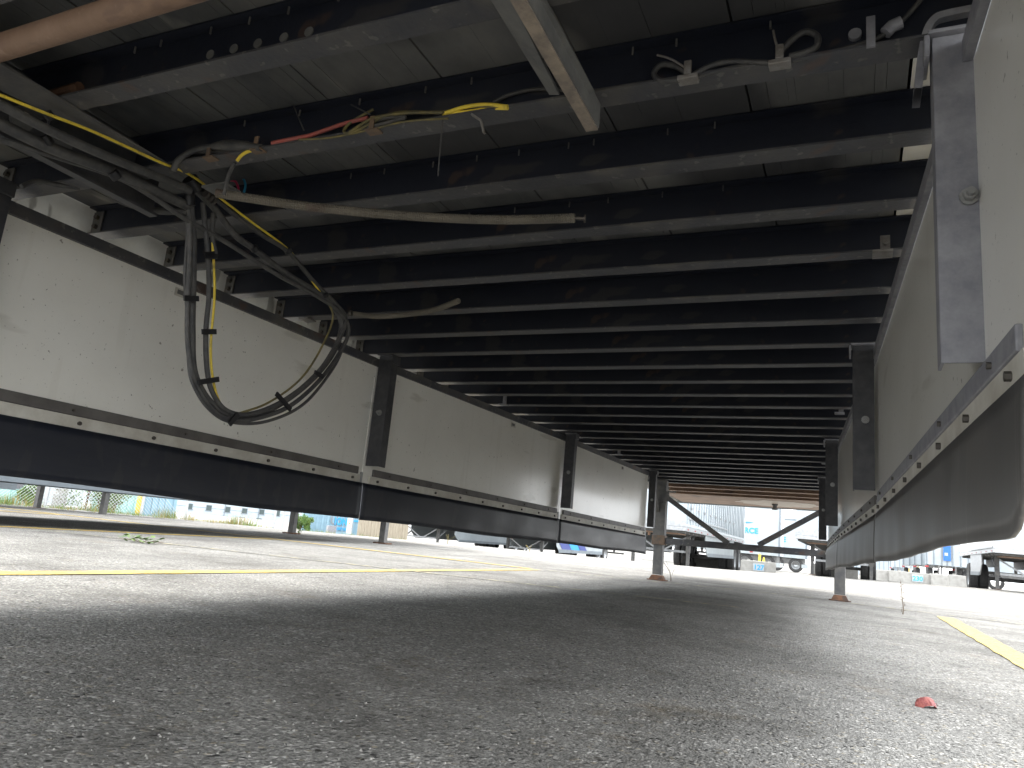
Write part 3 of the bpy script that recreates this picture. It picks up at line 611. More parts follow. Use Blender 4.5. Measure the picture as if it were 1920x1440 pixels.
for (x, y), (tx, ty) in (((1295, 152), (1232, 103)), ((1464, 122), (1450, 57))):
    P = hz(x, y+6, -.001); q = MB(); q.box(P.x-.019, P.x+.019, YW-.010, YW+.014, -.010, -.0005); link('cable_clip', q, M['clip'], T, bevel=.002)
    q = MB(); q.box(P.x-.007, P.x+.007, YW-.010, YW-.004, -.0004, .028); q.tube([(P.x, YW-.011, .018), (P.x, YW-.003, .018)], .0045, 8); link('cable_clip', q, M['clip'], T, bevel=.002)
    q = MB(); q.tube(spline([hy(x-2, y-20, YW-.008), hy((x+tx)/2-4, (y-20+ty)/2-6, YW-.008), hy(tx, ty, YW-.008)], 4), .0022, 6); link('cable_tie_tail', q, M['clip'], T)
q = MB(); P = hz(1632, 120, -.001); q.box(P.x-.007, P.x+.007, YW-.004, YW+.001, -.004, .055); link('cable_clip', q, M['bracket'], T)
# blue and magenta air lines curling over the third beam
YC = -.33
hose('air_line', [hy(x, y, YC) for x, y in ((431, 334), (444, 328), (456, 335), (460, 348), (457, 362))], .0036, 'cyan', label='blue air line')
hose('air_line', [hy(x, y, YC) for x, y in ((432, 338), (441, 340), (446, 349), (448, 360))], .0036, 'magenta', label='magenta air line')
q = MB(); q.box(*[v for v in (hz(375, 345, -.006).x, hz(430, 345, -.006).x)], -.50, -.44, -.012, -.006); link('hose_bracket', q, M['angle_grey'], T)
q = MB(); Pc = hx(385, 362, -.52)
for k in range(3): q.tube([Pc+Vector((.0, .014*k, -.004*k)), Pc+Vector((.0, .014*k+.008, -.004*k))], .012-.001*k, 10)
link('hose_fitting', q, M['bolt'], T)
exec_marker = None
# ------------------------------------------------------------------ other vehicles
wh = MB()
prof = [(.30, -.15), (.46, -.15), (.505, -.11), (.515, 0), (.505, .11), (.46, .15), (.30, .15)]
def lathe(prof, n=24):
    vs = []; fs = []; m_ = len(prof)
    for k in range(n):
        a = 2*PI*k/n
        for r, x in prof: vs.append((x, r*math.cos(a), r*math.sin(a)))
    for k in range(n):
        for j in range(m_-1): fs.append((k*m_+j, ((k+1) % n)*m_+j, ((k+1) % n)*m_+j+1, k*m_+j+1))
    return MB().add(vs, fs)
tyre_me = lathe(prof).mesh('tyre'); tyre_me.materials.append(M['tyre']); smooth_mesh(tyre_me)
rim_me = lathe([(.0, .03), (.09, .10), (.11, .10), (.12, .03), (.24, .0), (.28, .12), (.302, .14)], 20).mesh('rim'); rim_me.materials.append(M['alu']); smooth_mesh(rim_me)
def wheel(parent, x, y, z, side, dual=True):
    h = bpy.data.objects.new('wheel', tyre_me); col.objects.link(h); h.parent = parent; h.location = (x, y, z)
    r = bpy.data.objects.new('rim', rim_me); col.objects.link(r); r.parent = h; r.location = (0, 0, 0); r.scale = (side, 1, 1)
    if dual:
        t2 = bpy.data.objects.new('tyre', tyre_me); col.objects.link(t2); t2.parent = h; t2.location = (-side*.32, 0, 0)
def box_trailer(name, label, x, ynose, dirn=-1, L=16.1, H=4.1, group=None, skirt='white', body='white', ribs=False, rz=0., fl=1.12, legs=True, sk_z=.36, tape=True, z0=None, gear_y=2.6, tandem=(12.3, 13.6), under='steel_dusty', skirt_side=(-1, 1), skirt_y=(3.6, 11.2), zl=None):
    """local frame: nose at y = 0, tail at y = +L; dirn -1 turns nose towards -y of the world"""
    yc = ynose+ (L/2 if dirn < 0 else -L/2)
    zg = z0 if z0 is not None else gz(x, ynose+(gear_y if dirn < 0 else -gear_y))
    t = thing(name, label, 'trailer', (x, ynose, zg), rz+(0 if dirn < 0 else PI), group)
    zt = gz(x, ynose+(13 if dirn < 0 else -13))-zg
    b = MB(); b.box(-1.30, 1.30, 0, L, fl+.10, H); link('body', b, M[body], t, bevel=.02)
    b = MB(); b.box(-1.31, 1.31, -.012, L+.01, fl-.02, fl+.10-.003); link('bottom_rail', b, M['alu'], t)
    b = MB()
    for k in range(int(L/.6)): b.box(-1.25, 1.25, .3+k*.6, .36+k*.6, fl-.09, fl-.021)
    tag(link('cross_members', b, M[under], t), kind='stuff')
    if ribs:
        b = MB()
        for k in range(int(L/.45)):
            for s_ in (-1, 1): b.box(min(s_*1.302, s_*1.33), max(s_*1.302, s_*1.33), .2+k*.45, .26+k*.45, fl+.2, H-.15)
        tag(link('side_ribs', b, M['white'], t), kind='stuff')
    [link('nose_frame', MB().box(-1.32, 1.32, -.022, -.0125, za, zb_), M['alu'], t) for za, zb_ in ((H-.16, H), (fl+.1, fl+.28))]
    if tape:
        b = MB(); c = MB()
        for k in range(int(L/1.1)):
            for s_ in (-1, 1):
                xx = s_*1.311; b.box(min(xx, xx+s_*.006), max(xx, xx+s_*.006), .3+k*1.1, .45+k*1.1, fl+.01, fl+.045)
        tag(link('reflective_tape', b, M['red'], t), kind='stuff')
    if legs:
        for s_ in (-1, 1):
            b = MB(); b.box(s_*.9-.065, s_*.9+.065, gear_y-.06, gear_y+.06, .45, fl-.09); lg = link('landing_leg', b, M['steel_dusty'], t)
            b = MB(); b.box(s_*.9-.05, s_*.9+.05, gear_y-.045, gear_y+.045, .02, .45); link('inner_tube', b, M['rust' if skirt == 'grey_panel' else 'steel_dusty'], lg)
            b = MB(); b.box(s_*.9-.11, s_*.9+.11, gear_y-.1, gear_y+.1, .0, .02); link('foot_plate', b, M['rust'], lg)
            b = MB(); b.beam((s_*.88, gear_y, .52), (s_*.88, gear_y+1.0, fl-.1), .05, .05); b.beam((s_*.86, gear_y+.0, fl-.15), (s_*.1, gear_y, .5), .04, .05); link('leg_brace', b, M['alu'], t)
        b = MB(); b.box(-.82, .82, gear_y-.03, gear_y+.03, .46, .53); link('cross_bar', b, M['alu'], t)
    b = MB(); b.box(-1.0, 1.0, .5, 1.6, fl-.12, fl-.0905); b.tube([(0, .95, fl-.12), (0, .95, fl-.22)], .04, 8); link('coupler_plate', b, M['tan_plate'], t)
    for s_ in skirt_side:
        if not skirt: break
        x0 = s_*1.24; y0, y1 = skirt_y
        poly = [(y0, .75), (y0+.45, sk_z), (y1, sk_z), (y1, fl-.025), (y0, fl-.025)]
        b = MB(); b.extrude(poly, min(x0, x0+s_*.03), max(x0, x0+s_*.03), axis=0); sk = link('side_skirt', b, M[skirt], t)
        b = MB(); xs2 = x0+s_*.031; b.box(min(xs2, xs2+s_*.012), max(xs2, xs2+s_*.012), y0+.5, y1-.02, sk_z-.02, sk_z+.10); link('skirt_hem', b, M['grey_panel'], sk)
    for y in tandem:
        for s_ in (-1, 1): wheel(t, s_*1.10, y, .515+zt, s_)
        b = MB(); b.tube([(-1.0, y, .515+zt), (1.0, y, .515+zt)], .07, 10); link('axle', b, M['steel_dusty'], t)
    b = MB(); b.box(-.5, -.4, tandem[0]-1.2, tandem[-1]+1.2, .75, fl-.1); b.box(.4, .5, tandem[0]-1.2, tandem[-1]+1.2, .75, fl-.1); link('suspension_frame', b, M['steel_dusty'], t)
    b = MB(); b.box(-1.2, 1.2, L-.1, L, .5, .6); b.box(-.6, -.5, L-.1, L, .6, fl-.02); b.box(.5, .6, L-.1, L, .6, fl-.02); link('rear_guard', b, M['steel_dusty'], t)
    return t
# the two trailers parked beside ours
A = box_trailer('box_trailer', 'nearest parked trailer on the left, grey skirt over rusty landing legs', -6.62, 11.1, 1, group='trailers parked beside ours on the left', skirt='bracket', sk_z=.39, z0=0, skirt_y=(3.4, 12.4), tape=False, tandem=(13.4, 14.6))
B = box_trailer('box_trailer', 'second parked trailer on the far left with slanted grey skirt end', -12.22, 10.5, 1, group='trailers parked beside ours on the left', skirt='bracket', sk_z=.33, z0=-.03, skirt_y=(4.0, 12.0), tape=False, tandem=(13.4, 14.6))
# row across the aisle, noses towards us
T1 = box_trailer('box_trailer', 'white trailer with plain white skirt and red tape, left end of the facing row', -18.1, 28.2, group='trailers parked across the aisle', skirt='white', sk_z=.42, tandem=(11.3, 12.6))
T2 = box_trailer('box_trailer', 'white trailer whose skirt has blue and white slanted stripes', -13.6, 30.4, group='trailers parked across the aisle', skirt='white', sk_z=.45, tandem=(10.6, 11.9))
for y0, w_, mt in ((3.9, 1.0, 'navy'), (5.3, 1.0, 'blue2'), (6.6, .8, 'navy')):
    b = MB(); b.extrude([(y0+.5, .60), (y0+w_+.9, .60), (y0+w_, 1.09), (y0-.3, 1.09)], 1.2835, 1.288, axis=0); link('stripe_print', b, M[mt], T2)
b = MB(); b.box(1.2845, 1.289, 3.9, 11, .43, .60); link('stripe_print', b, M['grey_panel'], T2)
T3 = box_trailer('box_trailer', 'white ribbed trailer seen through our landing gear, nearest of the facing row', -4.8, 20.9, group='trailers parked across the aisle', L=13.3, skirt='white_dull', sk_z=.42, ribs=True, gear_y=2.6, tandem=(10.9, 12.2), skirt_y=(3.6, 10.2))
for z in (.6, .85):
    pass
b = MB(); b.box(1.315, 1.335, .3, 8, 1.45, 1.50); link('side_moulding', b, M['alu'], T3)
for k in range(9):
    b = MB(); b.box(1.335, 1.342, .6+k*1.1, .85+k*1.1, 1.75, 1.82); link('side_marker', b, M['grey_print'], T3)
T4 = box_trailer('box_trailer', 'white trailer head-on behind our right landing leg', .60, 24.2, group='trailers parked across the aisle', skirt=None, tandem=(12.3, 13.6), gear_y=2.2)
T5 = box_trailer('box_trailer', 'short white trailer with faded grey strokes of print, at the right edge', 6.1, 25.3, group='trailers parked across the aisle', L=8.4, skirt='alu', sk_z=.42, tandem=(6.6,), gear_y=2.4, skirt_y=(2.9, 5.6))
def text(name, s, size, mt, parent, loc, rot, ext=.004, bold=0):
    cu = bpy.data.curves.new(name, 'FONT'); cu.body = s; cu.size = size; cu.extrude = ext; cu.offset = bold
    o = bpy.data.objects.new(name, cu); col.objects.link(o); me = bpy.data.meshes.new_from_object(o); bpy.data.objects.remove(o)
    me.materials.clear(); me.materials.append(M[mt]); o = bpy.data.objects.new(name, me); col.objects.link(o)
    o.parent = parent; o.location = loc; o.rotation_euler = rot; return o
for k, (y, z0_, z1_) in enumerate(((.55, 1.62, 2.3), (.95, 1.62, 2.4), (1.35, 1.62, 2.4), (1.75, 1.64, 2.4), (2.3, 1.62, 2.5), (3.0, 1.62, 2.4), (3.4, 1.62, 2.2))):
    b = MB(); b.beam((-1.309, y, z0_), (-1.309, y+(.16 if k % 2 else -.04), z1_), .10, .008, (1, 0, 0)); link('faded_print', b, M['grey_print'], T5)
b = MB(); b.tube([(.55, -.013, 1.75), (.55, -.02, 1.75)], .09, 16); link('round_badge', b, M['grey_print'], T5)
b = MB()
for k in range(5): b.beam((.9+k*.10, -.018, 1.9+.14*k), (1.05+k*.06, -.018, 2.0+.15*k), .004, .03, (0, 0, 1))
link('diagonal_print', b, M['grey_print'], T5)
b = MB(); b.box(-1.33, -1.312, .1, 5.0, 1.24, 1.30); b.box(-1.33, -1.312, .1, 5.0, 1.55, 1.58); link('side_moulding', b, M['alu'], T5)

# trailers standing sideways behind, lettered in blue
def side_lorry(name, label, px_right, dist, L, H, txt, txt_px, base_px=None, group=None):
    P = far_at(px_right, dist); zg = gz(P.x, P.y)
    t = thing(name, label, 'trailer', (P.x, P.y, zg), 0, 'trailers lettered FORCE')
    b = MB(); b.box(-L, 0, 0, 2.55, 1.25, H); link('body', b, M['white'], t, bevel=.03)
    b = MB(); b.box(-L, 0, -.02, 2.57, 1.0, 1.245); link('bottom_rail', b, M['white_dull'], t)
    b = MB(); b.box(-L-.01, .01, -.03, -.001, H-.12, H+.02); b.box(-.10, .02, -.032, -.0305, 1.0, H-.1205); link('edge_frame', b, M['grey_panel'], t)
    b = MB()
    for k in range(int(L/1.15)): b.box(-L+.4+k*1.15, -L+.58+k*1.15, -.028, -.0205, 1.08, 1.15)
    tag(link('reflective_tape', b, M['red'], t), kind='stuff')
    for xw in (-2.05, -.75):
        h = bpy.data.objects.new('wheel', tyre_me); col.objects.link(h); h.parent = t; h.location = (xw, .25, .515); h.rotation_euler = (0, 0, -PI/2)
        r = bpy.data.objects.new('rim', rim_me); col.objects.link(r); r.parent = h
    b = MB(); b.box(-3.6, -.2, .15, 2.3, .55, .999); link('chassis', b, M['steel_dusty'], t)
    b = MB(); b.box(-.35, .02, -.04, 2.5, .35, .6); link('rear_guard', b, M['white_dull'], t)
    b = MB()
    for z in (1.5, 2.2, 2.9, 3.5): b.box(-.02, .06, -.05, -.02, z, z+.1)
    link('hinge', b, M['grey_print'], t)
    return t
F1 = side_lorry('lettered_trailer', 'white trailer standing sideways with large blue FORCE lettering', 1461, 50, 12.5, 3.95, 'FORCE', 0)
text('lettering', 'FORCE', .46, 'blue2', F1, (-2.72, -.03, 2.25), (PI/2, 0, 0), bold=.014)
b = MB(); pts = [(-2.75+1.15*i/12, -.03, 2.80+.10*math.sin(i/12*PI*.5)) for i in range(13)]; b.tube(pts, .03, 6, rf=lambda t: .008+.03*math.sin(t*PI)); link('swoosh_print', b, M['blue2'], F1)
F2 = side_lorry('lettered_trailer', 'second lettered trailer, only its tail showing beyond the first', 1512, 60, 12.5, 3.8, 'FORCE', 0)
text('lettering', 'FORCE', .50, 'blue2', F2, (-3.0, -.03, 2.1), (PI/2, 0, 0), bold=.014)

# concrete blocks with blue bay numbers
def barrier(px, dist, Lx, label, num=None, h=.62, rz=.09):
    P = far_at(px, dist); zg = gz(P.x, P.y)
    t = thing('concrete_block', label, 'barrier', (P.x, P.y, zg), rz, 'pale concrete blocks along the far bays')
    b = MB(); b.extrude([(-.3, 0), (.3, 0), (.24, h), (-.24, h)], -Lx/2, Lx/2, axis=0); link('block', b, M['concrete'], t, bevel=.03)
    for s_ in (-1, 1):
        b = MB(); b.tube([(s_*Lx*.3, 0, h), (s_*Lx*.3, 0, h+.06)], .07, 8); link('lifting_stud', b, M['concrete'], t)
    if num:
        b = MB(); b.box(-.28, .28, -.318, -.312, .12, .5); pl = link('number_board', b, M['white'], t)
        text('bay_number', num, .34, 'blue2', t, (-.25, -.32, .19), (PI/2, 0, 0), bold=.01)
barrier(1327, 36, 1.6, 'white concrete block by the ribbed trailer wheels')
barrier(1398, 44, 1.4, 'pale concrete block in front of the lettered trailer wheels')
barrier(1422, 43, 1.7, 'pale concrete block numbered 127', '127')
P = far_at(1423, 45); t = thing('yellow_bollard', 'pale yellow post behind the concrete block numbered 127', 'post', (P.x, P.y, gz(P.x, P.y)))
b = MB(); b.tube([(0, 0, 0), (0, 0, .95)], .07, 8); link('post', b, M['yellow_post'], t); b = MB(); b.tube([(0, 0, .951), (0, 0, 1.05)], .09, 8, rf=lambda t: .09-.05*t); link('cap', b, M['yellow_post'], t)
P = far_at(1431, 44); t = thing('yellow_cone', 'small bright yellow cone standing behind the block numbered 127', 'cone', (P.x, P.y, gz(P.x, P.y)))
b = MB(); b.tube([(0, 0, .03), (0, 0, .85)], .1, 10, rf=lambda t: .19-.16*t); link('cone', b, M['yellow'], t); b = MB(); b.box(-.22, .22, -.22, .22, 0, .03); link('base', b, M['yellow'], t)
barrier(1548, 40, 1.2, 'small pale block left of our right landing leg')
barrier(1583, 42, 1.2, 'small pale block right of our right landing leg')
barrier(1664, 50, 2.9, 'long pale barrier left of the bay 230 sign')
barrier(1719, 50, 2.9, 'pale barrier carrying the blue 230 bay sign', '230')
barrier(1775, 50, 1.6, 'pale barrier under the trailer doors')
barrier(1806, 46, 1.3, 'pale barrier beside the lettered right-hand trailer')
# rear-on trailers far right
def rear_box(px, dist, W_, H, label, cat='trailer', doorblue=False, stripe_=False, body='white'):
    P = far_at(px, dist); zg = gz(P.x, P.y)
    d = math.atan2(P.x-CG.x, P.y-CG.y)
    t = thing('parked_box_trailer', label, cat, (P.x, P.y, zg), -d, 'trailers standing rear-on at the far right')
    b = MB(); b.box(-W_/2, W_/2, 0, 9, 1.2, H); link('body', b, M[body], t)
    b = MB()
    for x in (-W_/2+.05, -.04, W_/2-.12): b.box(x, x+.08, -.05, -.001, 1.2, H)
    for x in (-W_*.3, -W_*.12, W_*.12, W_*.3): b.tube([(x, -.06, 1.15), (x, -.06, H-.1)], .03, 6)
    link('door_frame', b, M['grey_panel'], t)
    if doorblue:
        b = MB(); b.box(-.2, .2, -.09, -.065, 1.5, H-.05); link('door_panel', b, M['blue'], t)
        b = MB()
        for z in (1.8, 2.5, 3.2): b.box(-.14, .05, -.10, -.091, z, z+.18)
        link('door_print', b, M['white'], t)
    b = MB(); b.box(-1.1, 1.1, -.1, .0, .5, .62); b.box(-.5, -.4, -.1, 0, .6, 1.2); b.box(.4, .5, -.1, 0, .6, 1.2); link('rear_guard', b, M['steel_dusty'], t)
    b = MB(); b.box(-W_/2, -W_/2+.2, -.06, -.02, 1.02, 1.12); b.box(W_/2-.2, W_/2, -.06, -.02, 1.02, 1.12); link('tail_light', b, M['red'], t)
    for s_ in (-1, 1):
        for yy in (.9, 2.1): wheel(t, s_*(W_/2-.25), yy, .515, s_, False)
    return t
rear_box(1693, 92, 2.5, 3.9, 'small white box trailer farthest back by the ochre wall')
rear_box(1727, 66, 2.5, 4.4, 'white trailer doors with narrow bars, left of the blue door')
rear_box(1752, 60, 2.5, 4.5, 'white trailer rear beside the blue door on its left')
rear_box(1777, 55, 2.4, 4.4, 'white trailer rear with a bright blue door panel', doorblue=True)
P = far_at(1787, 62); t = thing('long_white_trailer', 'long white trailer side with a blue line, beyond the blue door', 'trailer', (P.x, P.y, gz(P.x, P.y)), -.12)
b = MB(); b.box(0, 9, 0, 2.5, 1.2, 4.3); link('body', b, M['white'], t)
b = MB(); b.box(0, 9, -.012, -.001, 2.7, 2.9); link('blue_line', b, M['blue2'], t)
b = MB(); b.box(0, 9, .2, 2.2, .7, 1.199); link('chassis', b, M['steel_dusty'], t)
for xw in (1.2, 2.5, 6.5):
    h = bpy.data.objects.new('wheel', tyre_me); col.objects.link(h); h.parent = t; h.location = (xw, .25, .515); h.rotation_euler = (0, 0, -PI/2)
P = far_at(1712, 190); t = thing('ochre_container', 'ochre container end between the far white trailers', 'container', (P.x, P.y, gz(P.x, P.y)), -.05)
b = MB(); b.box(-1.2, 1.2, 0, 12, 0, 7.4); link('body', b, M['ochre'], t); b = MB(); b.box(-1.3, 1.3, -.1, 12.1, 7.4, 7.6); link('roof', b, M['grey_panel'], t)
b = MB(); b.box(-.5, .8, -.03, -.001, 0, 3.3); link('door', b, M['white_dull'], t)
P = far_at(1655, 105); t = thing('white_shed', 'low white shed with ribbed wall behind the long barrier', 'building', (P.x, P.y, gz(P.x, P.y)), -.02)
b = MB(); b.box(-3.5, 2.6, 0, 8, 0, 3.4); link('wall', b, M['cladding'], t); b = MB()
for k in range(12): b.box(-3.4+k*.5, -3.34+k*.5, -.03, -.001, 0, 3.4)
tag(link('wall_ribs', b, M['grey_panel'], t), kind='stuff')
b = MB(); b.box(1.1, 2.2, -.05, -.001, .1, 2.6); link('door', b, M['grey_panel'], t)

# ------------------------------------------------------------------ left boundary: fence, wall, containers, weeds
P0, P1 = far_at(-60, 30), far_at(720, 30); FD = (P1-P0); FL = FD.length; FD.normalize(); FN = Vector((-FD.y, FD.x, 0))
if FN.dot(P0-CG) < 0: FN = -FN
def gp(p): return Vector((p.x, p.y, gz(p.x, p.y)))
fence = thing('chain_link_fence', 'chain link fence on metal posts along the back left of the lot', 'fence', gp(P0))
def loc(p): return Vector(p)-gp(P0)
FH = 2.3; pxs = [-20, 82, 186, 262, 345, 511, 527]
def on_fence(px):
    d = gdir(px, 950+.095*px); d.z = 0
    # intersect view direction with the fence line
    a = d.x*FD.y-d.y*FD.x; t = ((P0.x-CG.x)*FD.y-(P0.y-CG.y)*FD.x)/a; return gp(Vector((CG.x+d.x*t, CG.y+d.y*t, 0)))
for px in pxs:
    q = on_fence(px); q = loc(q); b = MB(); b.tube([q, q+Vector((0, 0, FH))], .045, 8); link('post', b, M['alu'], fence)
b = MB(); qa, qb = loc(on_fence(-60)), loc(on_fence(345))
b.tube([qa+Vector((0, 0, FH)), qb+Vector((0, 0, FH))], .025, 6); link('top_rail', b, M['wire'], fence)
b = MB(); n_ = int((qb-qa).length/.11); d_ = (qb-qa)/n_
wr = .006
def flat(a, c, nrm):
    dd = (c-a).normalized(); s_ = dd.cross(nrm).normalized()*wr; b.add([a-s_, a+s_, c+s_, c-s_], [(0, 1, 2, 3)])
kk = int(FH/.11)
for i in range(-kk, n_):
    a = qa+d_*i; c = qa+d_*(i+kk)
    if i >= 0 and i+kk <= n_:
        flat(a, c+Vector((0, 0, FH)), FN); flat(c+Vector((0, 0, 0)), a+Vector((0, 0, FH)), FN)
tag(link('chain_link_mesh', b, M['wire'], fence), kind='stuff')
yp = thing('yellow_post', 'yellow post at the fence right of the teal container', 'post', on_fence(255)+FN*.2); b = MB(); b.box(-.07, .07, -.07, .07, 0, 2.4); link('post', b, M['yellow_post'], yp, bevel=.01)
b = MB(); b.box(-.10, .10, -.10, .10, 2.401, 2.44); link('cap', b, M['yellow_post'], yp)
# pale kerb strip under the fence
b = MB(); a = loc(P0+Vector((0, 0, gz(P0.x, P0.y))))-FN*.35
kv = []
for i in range(60):
    q = P0+FD*(FL*i/59*1.02)-FN*.35; z = gz(q.x, q.y); 
    for o_, h in ((0, 0), (0, .10), (.25, .10), (.25, 0)): kv.append((q.x+FN.x*o_, q.y+FN.y*o_, z+h-.02))
tag(link('kerb', MB().add(kv, [(4*i+k, 4*i+4+k, 4*i+5+k, 4*i+1+k) for i in range(59) for k in range(3)]), M['concrete']), kind='structure')
# white clad building with small windows
DB = 95
P = far_at(350, DB); Pe = far_at(585, DB*1.02); d = Pe-P; ang = math.atan2(d.y, d.x); zb = gz(P.x, P.y)-.5
bd = thing('white_clad_building', 'long white clad building with two rows of small dark windows', 'building', (P.x, P.y, zb), ang); Lb = d.length
b = MB(); b.box(-11, Lb, 0, 14, 0, 7.5); link('wall', b, M['cladding'], bd); b = MB(); b.box(-11.2, Lb+.2, -.2, 14.2, 7.5, 7.8); link('roof', b, M['grey_panel'], bd)
b = MB()
for z in (1.2, 2.4, 3.6, 4.8, 6.0): b.box(-11, Lb, -.03, -.002, z, z+.05)
link('cladding_joint', b, M['grey_panel'], bd)
def px_on_line(px, P, ang):
    D = Vector((math.cos(ang), math.sin(ang), 0)); d = gdir(px, 950+.095*px); d.z = 0
    a = d.x*D.y-d.y*D.x; t = ((P.x-CG.x)*D.y-(P.y-CG.y)*D.x)/a; q = Vector((CG.x+d.x*t, CG.y+d.y*t, 0)); return (q-P).dot(D), t*d.length
def row(px, ytop, ybot):
    u, dist = px_on_line(px, Vector((P.x, P.y, 0)), ang)
    o_ = []
    for yy in (ytop, ybot):
        d = gdir(px, yy); o_.append(CG.z+d.z/math.hypot(d.x, d.y)*dist-zb)
    return u, o_[0], o_[1]
for px, y0, y1 in ((129, 927, 936), (350, 944, 954), (386, 947, 957), (421, 950, 960), (453, 953, 962), (485, 955, 964), (514.5, 957, 967), (347, 962, 971), (384, 965, 974), (418, 968, 977), (450, 970, 979), (482, 972, 980)):
    u, z1, z0 = row(px, y0, y1); hw = .27
    b = MB(); b.box(u-hw-.12, u+hw+.12, -.05, -.001, z0-.10, z0-.001); b.box(u-hw-.06, u-hw, -.04, -.001, z0, z1); b.box(u+hw, u+hw+.06, -.04, -.001, z0, z1); b.box(u-hw-.06, u+hw+.06, -.04, -.001, z1+.001, z1+.06)
    wf = link('window', b, M['grey_panel'], bd); b = MB(); b.box(u-hw+.002, u+hw-.002, -.035, -.0315, z0, z1); link('pane', b, M['glass'], wf)
for px in (416, 480, 510):
    u, _, _ = row(px, 950, 960); b = MB(); b.tube([(u, -.08, .3), (u, -.08, 7.2)], .05, 6); link('downpipe', b, M['grey_panel'], bd)
# containers
def container(px0, px1, dist, H, label, mt, off=0, rib=.28):
    a = far_at(px0, dist); c = far_at(px1, dist*1.01); d = c-a; t = thing('shipping_container', label, 'container', (a.x, a.y, gz(a.x, a.y)), math.atan2(d.y, d.x), 'containers behind the boundary fence'); L_ = d.length
    b = MB(); b.box(0, L_, 0, 2.4, .1, H); link('body', b, M[mt], t)
    b = MB()
    for k in range(int(L_/rib)): b.box(.1+k*rib, .1+k*rib+rib*.45, -.04, -.001, .25, H-.12)
    tag(link('corrugation', b, M[mt], t), kind='stuff')
    b = MB(); b.box(-.02, L_+.02, -.06, -.041, .1, .24); b.box(-.02, L_+.02, -.06, -.041, H-.12, H); b.box(-.05, .08, -.062, -.0605, .1, H); b.box(L_-.08, L_+.05, -.062, -.0605, .1, H); link('frame', b, M[mt], t)
    return t, L_
c1, L1 = container(566, 690, 44, 2.6, 'pale blue corrugated container lettered ION in bright blue', 'container_blue')
text('lettering', 'ION', .52, 'blue2', c1, (L1*.45, -.066, .62), (PI/2, 0, 0), bold=.02).scale = (.74, 1, 1); text('lettering', 'PORT IN', .20, 'blue2', c1, (L1*.47, -.066, .33), (PI/2, 0, 0), bold=.008).scale = (.8, 1, 1)
text('lettering', 'U', .60, 'grey_panel', c1, (L1*.385, -.066, .62), (PI/2, 0, 0), bold=.01)
b = MB(); b.box(L1*.70, L1*.88, -.075, -.068, .86, .95); link('blue_line_print', b, M['blue2'], c1)
c2, L2 = container(216, 254, 36, 2.7, 'pale teal container behind the yellow post', 'teal')
c3, L3 = container(14, 34, 36, 2.7, 'narrow teal container end at the far left', 'teal')
c4, L4 = container(262, 322, 38, 2.8, 'pale blue-white container between the posts', 'container_blue')
c5, L5 = container(40, 68, 40, 2.7, 'whitish container beside the far left post', 'white_dull')
c6, L6 = container(72, 150, 52, 3.0, 'broad white container wall behind the drums', 'white_dull')
# electrical cabinet and sign by the blue container
P = far_at(619, 40); t = thing('grey_cabinet', 'grey slatted cabinet standing before the blue container', 'cabinet', gp(P), -.6)
b = MB(); b.box(-.18, .18, -.2, .2, 0, .55); link('body', b, M['bracket'], t)
for k in range(3): b = MB(); b.box(-.16, .16, -.215, -.201, .05+k*.16, .17+k*.16); link('door_slat', b, M['grey_print'], t)
P = far_at(652, 38); t = thing('white_sign_board', 'white sign board on two thin posts right of the blue letters', 'sign', gp(P), -.6)
b = MB(); b.box(-.34, .34, -.02, .02, .25, 1.0); link('board', b, M['white'], t)
for s_ in (-1, 1): b = MB(); b.tube([(s_*.3, .04, 0), (s_*.3, .04, 1.05)], .02, 6); link('post', b, M['wire'], t)
b = MB(); b.box(-.12, .12, -.026, -.021, .72, .78); link('sign_print', b, M['redmark'], t)
# timber fence past the containers
a = far_at(668, 31); c = far_at(762, 33); d = c-a; t = thing('board_fence', 'tan board fence left of the red-taped trailer legs', 'fence', gp(a), math.atan2(d.y, d.x)); nbd = 16
for k in range(nbd):
    x = d.length*k/nbd; b = MB(); b.box(x, x+d.length/nbd-.012, random.uniform(-.008, .008), .025, -.4, 1.5+random.uniform(-.03, .03)); link('board', b, M['wood_fence'], t)
for x in (.3, d.length*.5, d.length-.3): b = MB(); b.box(x-.05, x+.05, .03, .12, -.4, 1.45); link('post', b, M['wood_fence'], t)
# drums and stand behind the fence
for px, h, lb in ((90, .55, 'short weathered drum with funnel top'), (101, .95, 'tall weathered drum with funnel top')):
    q = on_fence(px)+FN*1.2; t = thing('metal_drum', lb, 'drum', gp(q), 0, 'weathered drums behind the fence'); b = MB(); b.tube([(0, 0, 0), (0, 0, h)], .14, 12); link('body', b, M['silver'], t)
    b = MB(); b.tube([(0, 0, h), (0, 0, h+.12), (0, 0, h+.2)], .1, 10, rf=lambda t: .14-.11*t if t < .6 else .12); link('cap', b, M['silver'], t)

